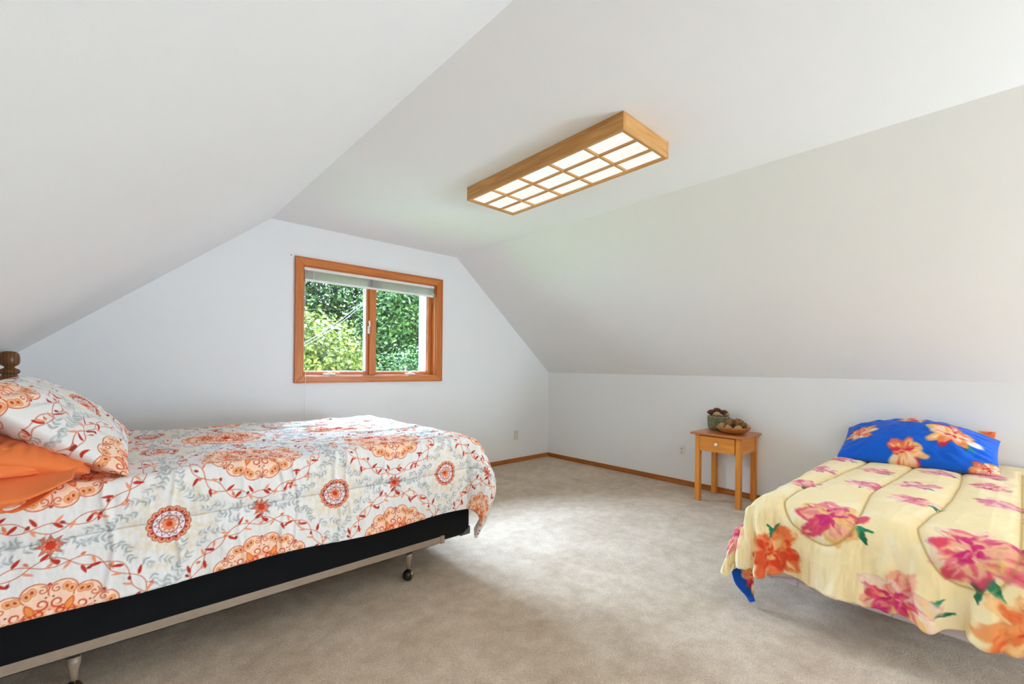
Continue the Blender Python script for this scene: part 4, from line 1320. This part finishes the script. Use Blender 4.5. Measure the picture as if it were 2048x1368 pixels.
def tree(label, c, rad, n, size, mat, seed, trunk_r=.16, name='tree'):
    t_ = thing(name, label, 'tree', (c[0], c[1], GZ), 'trees outside the window')
    crown('crown', c, rad, n, size, mat, t_, seed)
    r_ = random.Random(seed)
    b = MB()
    top = c[2] + rad[2] * .5
    b.tube([(c[0], c[1], GZ), (c[0] + .1, c[1], GZ + (top - GZ) * .5), (c[0] - .05, c[1] + .05, top)], [trunk_r, trunk_r * .75, trunk_r * .3], 10)
    for k in range(9):
        a = r_.uniform(0, 6.3); z0 = c[2] - rad[2] * .5 + rad[2] * k / 8
        e = (c[0] + rad[0] * .75 * math.cos(a), c[1] + rad[1] * .75 * math.sin(a), z0 + rad[2] * .4)
        b.tube([(c[0], c[1], z0), ((c[0] + e[0]) / 2, (c[1] + e[1]) / 2, z0 + rad[2] * .12), e], [trunk_r * .45, trunk_r * .3, trunk_r * .1], 7)
    b.build('trunk', M['trunk'], t_)
tree('deep green tree filling the upper left of the window', (4.9, 15.0, 3.2), (3.2, 1.7, 3.0), 32000, .150, M['leaf_dark'], 11)
tree('yellow-green tree low in the left sash of the window', (3.1, 10.9, .75), (1.75, 1.3, 1.75), 15000, .110, M['leaf_yel'], 12)
tree('bright green tree filling the right sash of the window', (7.1, 12.0, 1.9), (2.1, 1.5, 3.0), 26000, .115, M['leaf_mid'], 13)
tree('dark tree at the far right edge of the right sash', (9.95, 15.6, 2.4), (2.2, 1.6, 3.8), 16000, .16, M['leaf_dark'], 14)
tree('light green shrubby tree low in the middle of the window', (4.95, 9.1, .15), (.85, .8, 1.35), 7000, .085, M['leaf_mid'], 15)
tree('farthest deep green tree behind the others', (7.4, 19.6, 2.8), (4.6, 1.8, 4.8), 30000, .22, M['leaf_dark'], 17)
# two overhead cables
for dz, lb in ((.012, 'upper of the two thin overhead cables crossing the left sash'), (-.045, 'lower of the two thin overhead cables crossing the left sash')):
    p0, p1 = Vector((2.488, 8.2, 1.573)), Vector((3.576, 8.2, 2.422))
    d = (p1 - p0)
    pts = [p0 + d * t + Vector((0, 0, dz - .05 * (1 - (2 * t - 1) ** 2))) for t in [x / 8 - 1.5 for x in range(0, 37)]]
    o = MB().tube(pts, .006, 6).build('overhead_cable', M['wire'], None, tuple(p0))
    tag(o, lb, 'cable', 'overhead cables outside the window')

# ================================================================== LIGHT
W = bpy.data.worlds.new('world'); SC.world = W
W.use_nodes = True
nt = W.node_tree; nt.nodes.clear()
wo = nt.nodes.new('ShaderNodeOutputWorld'); bg = nt.nodes.new('ShaderNodeBackground')
# an overcast-bright sky: the side beyond the trees is the bright one
sk = nt.nodes.new('ShaderNodeTexCoord'); sp = nt.nodes.new('ShaderNodeVectorMath'); sp.operation = 'DOT_PRODUCT'
sp.inputs[1].default_value = (0.0, 0.45, 0.893)
rp = nt.nodes.new('ShaderNodeValToRGB')
nt.links.new(sk.outputs['Generated'], sp.inputs[0]); nt.links.new(sp.outputs['Value'], rp.inputs[0])
e = rp.color_ramp.elements
e[0].position = 0.62; e[0].color = (0.040, 0.048, 0.060, 1)
e[1].position = 0.95; e[1].color = (0.54, 0.71, 1.0, 1)
nt.links.new(rp.outputs[0], bg.inputs[0]); nt.links.new(bg.outputs[0], wo.inputs[0])
bg.inputs[1].default_value = 166.0

def light(name, kind, loc, aim, energy, color, **kw):
    d = bpy.data.lights.new(name, kind)
    d.energy = energy; d.color = color
    for k, v in kw.items(): setattr(d, k, v)
    o = bpy.data.objects.new(name, d); COL.objects.link(o)
    o.location = loc
    o.rotation_euler = (Vector(aim) - Vector(loc)).to_track_quat('-Z', 'Y').to_euler()
    return o
light('sun', 'SUN', (0, 0, 10), (.6, 3.0, 6.6), 20.0, (1.0, .95, .84), angle=math.radians(1.0))
pl = light('window_portal', 'AREA', (1.93, YE + .33, 1.6), (1.93, 0, 1.6), 1, (1, 1, 1), shape='RECTANGLE', size=1.40, size_y=1.0)
pl.data.cycles.is_portal = True
light('rear_warm_fill', 'AREA', (1.94, -2.4, 2.40), (1.94, -2.2, 0), 15, (1.0, .78, .54), shape='RECTANGLE', size=1.25, size_y=.43)  # added warm fill, out of frame behind the camera; no fixture hangs here
light('rear_side_fill', 'AREA', (4.38, -2.9, .66), (-1.8, 1.0, 1.7), 226, (.76, .94, 1.12), shape='RECTANGLE', size=1.4, size_y=.8)  # added cool fill beside the right knee wall, which has no opening there

# ================================================================== CAMERA
f, yaw, vcy, roll = 883.14, .7379, 734.32, .0099
s_, c_ = math.sin(yaw), math.cos(yaw)
FW = Vector((s_, c_, 0)); RT0 = Vector((c_, -s_, 0)); UP0 = Vector((0, 0, 1))
RT = RT0 * math.cos(roll) + UP0 * math.sin(roll); UPv = UP0 * math.cos(roll) - RT0 * math.sin(roll)
cd = bpy.data.cameras.new('camera'); cam = bpy.data.objects.new('camera', cd); COL.objects.link(cam)
cd.sensor_fit = 'HORIZONTAL'; cd.sensor_width = 36.0
cd.lens = f / 2048 * 36.0
cd.shift_x = 0.0; cd.shift_y = (vcy - 684.0) / 2048.0
cd.clip_start = 0.02; cd.clip_end = 200
mw = Matrix.Identity(4)
for i in range(3):
    mw[i][0] = RT[i]; mw[i][1] = UPv[i]; mw[i][2] = -FW[i]
mw[0][3], mw[1][3], mw[2][3] = 0.0, 0.0, CAM_H
cam.matrix_world = mw
SC.camera = cam

vs_ = SC.view_settings
vs_.view_transform = 'Standard'; vs_.look = 'None'; vs_.gamma = 1.0; vs_.use_curve_mapping = False
vs_.exposure = 0.36
cy_s = SC.cycles
cy_s.use_denoising = True
cy_s.max_bounces = 10; cy_s.diffuse_bounces = 7; cy_s.transparent_max_bounces = 12
cy_s.sample_clamp_indirect = 8.0
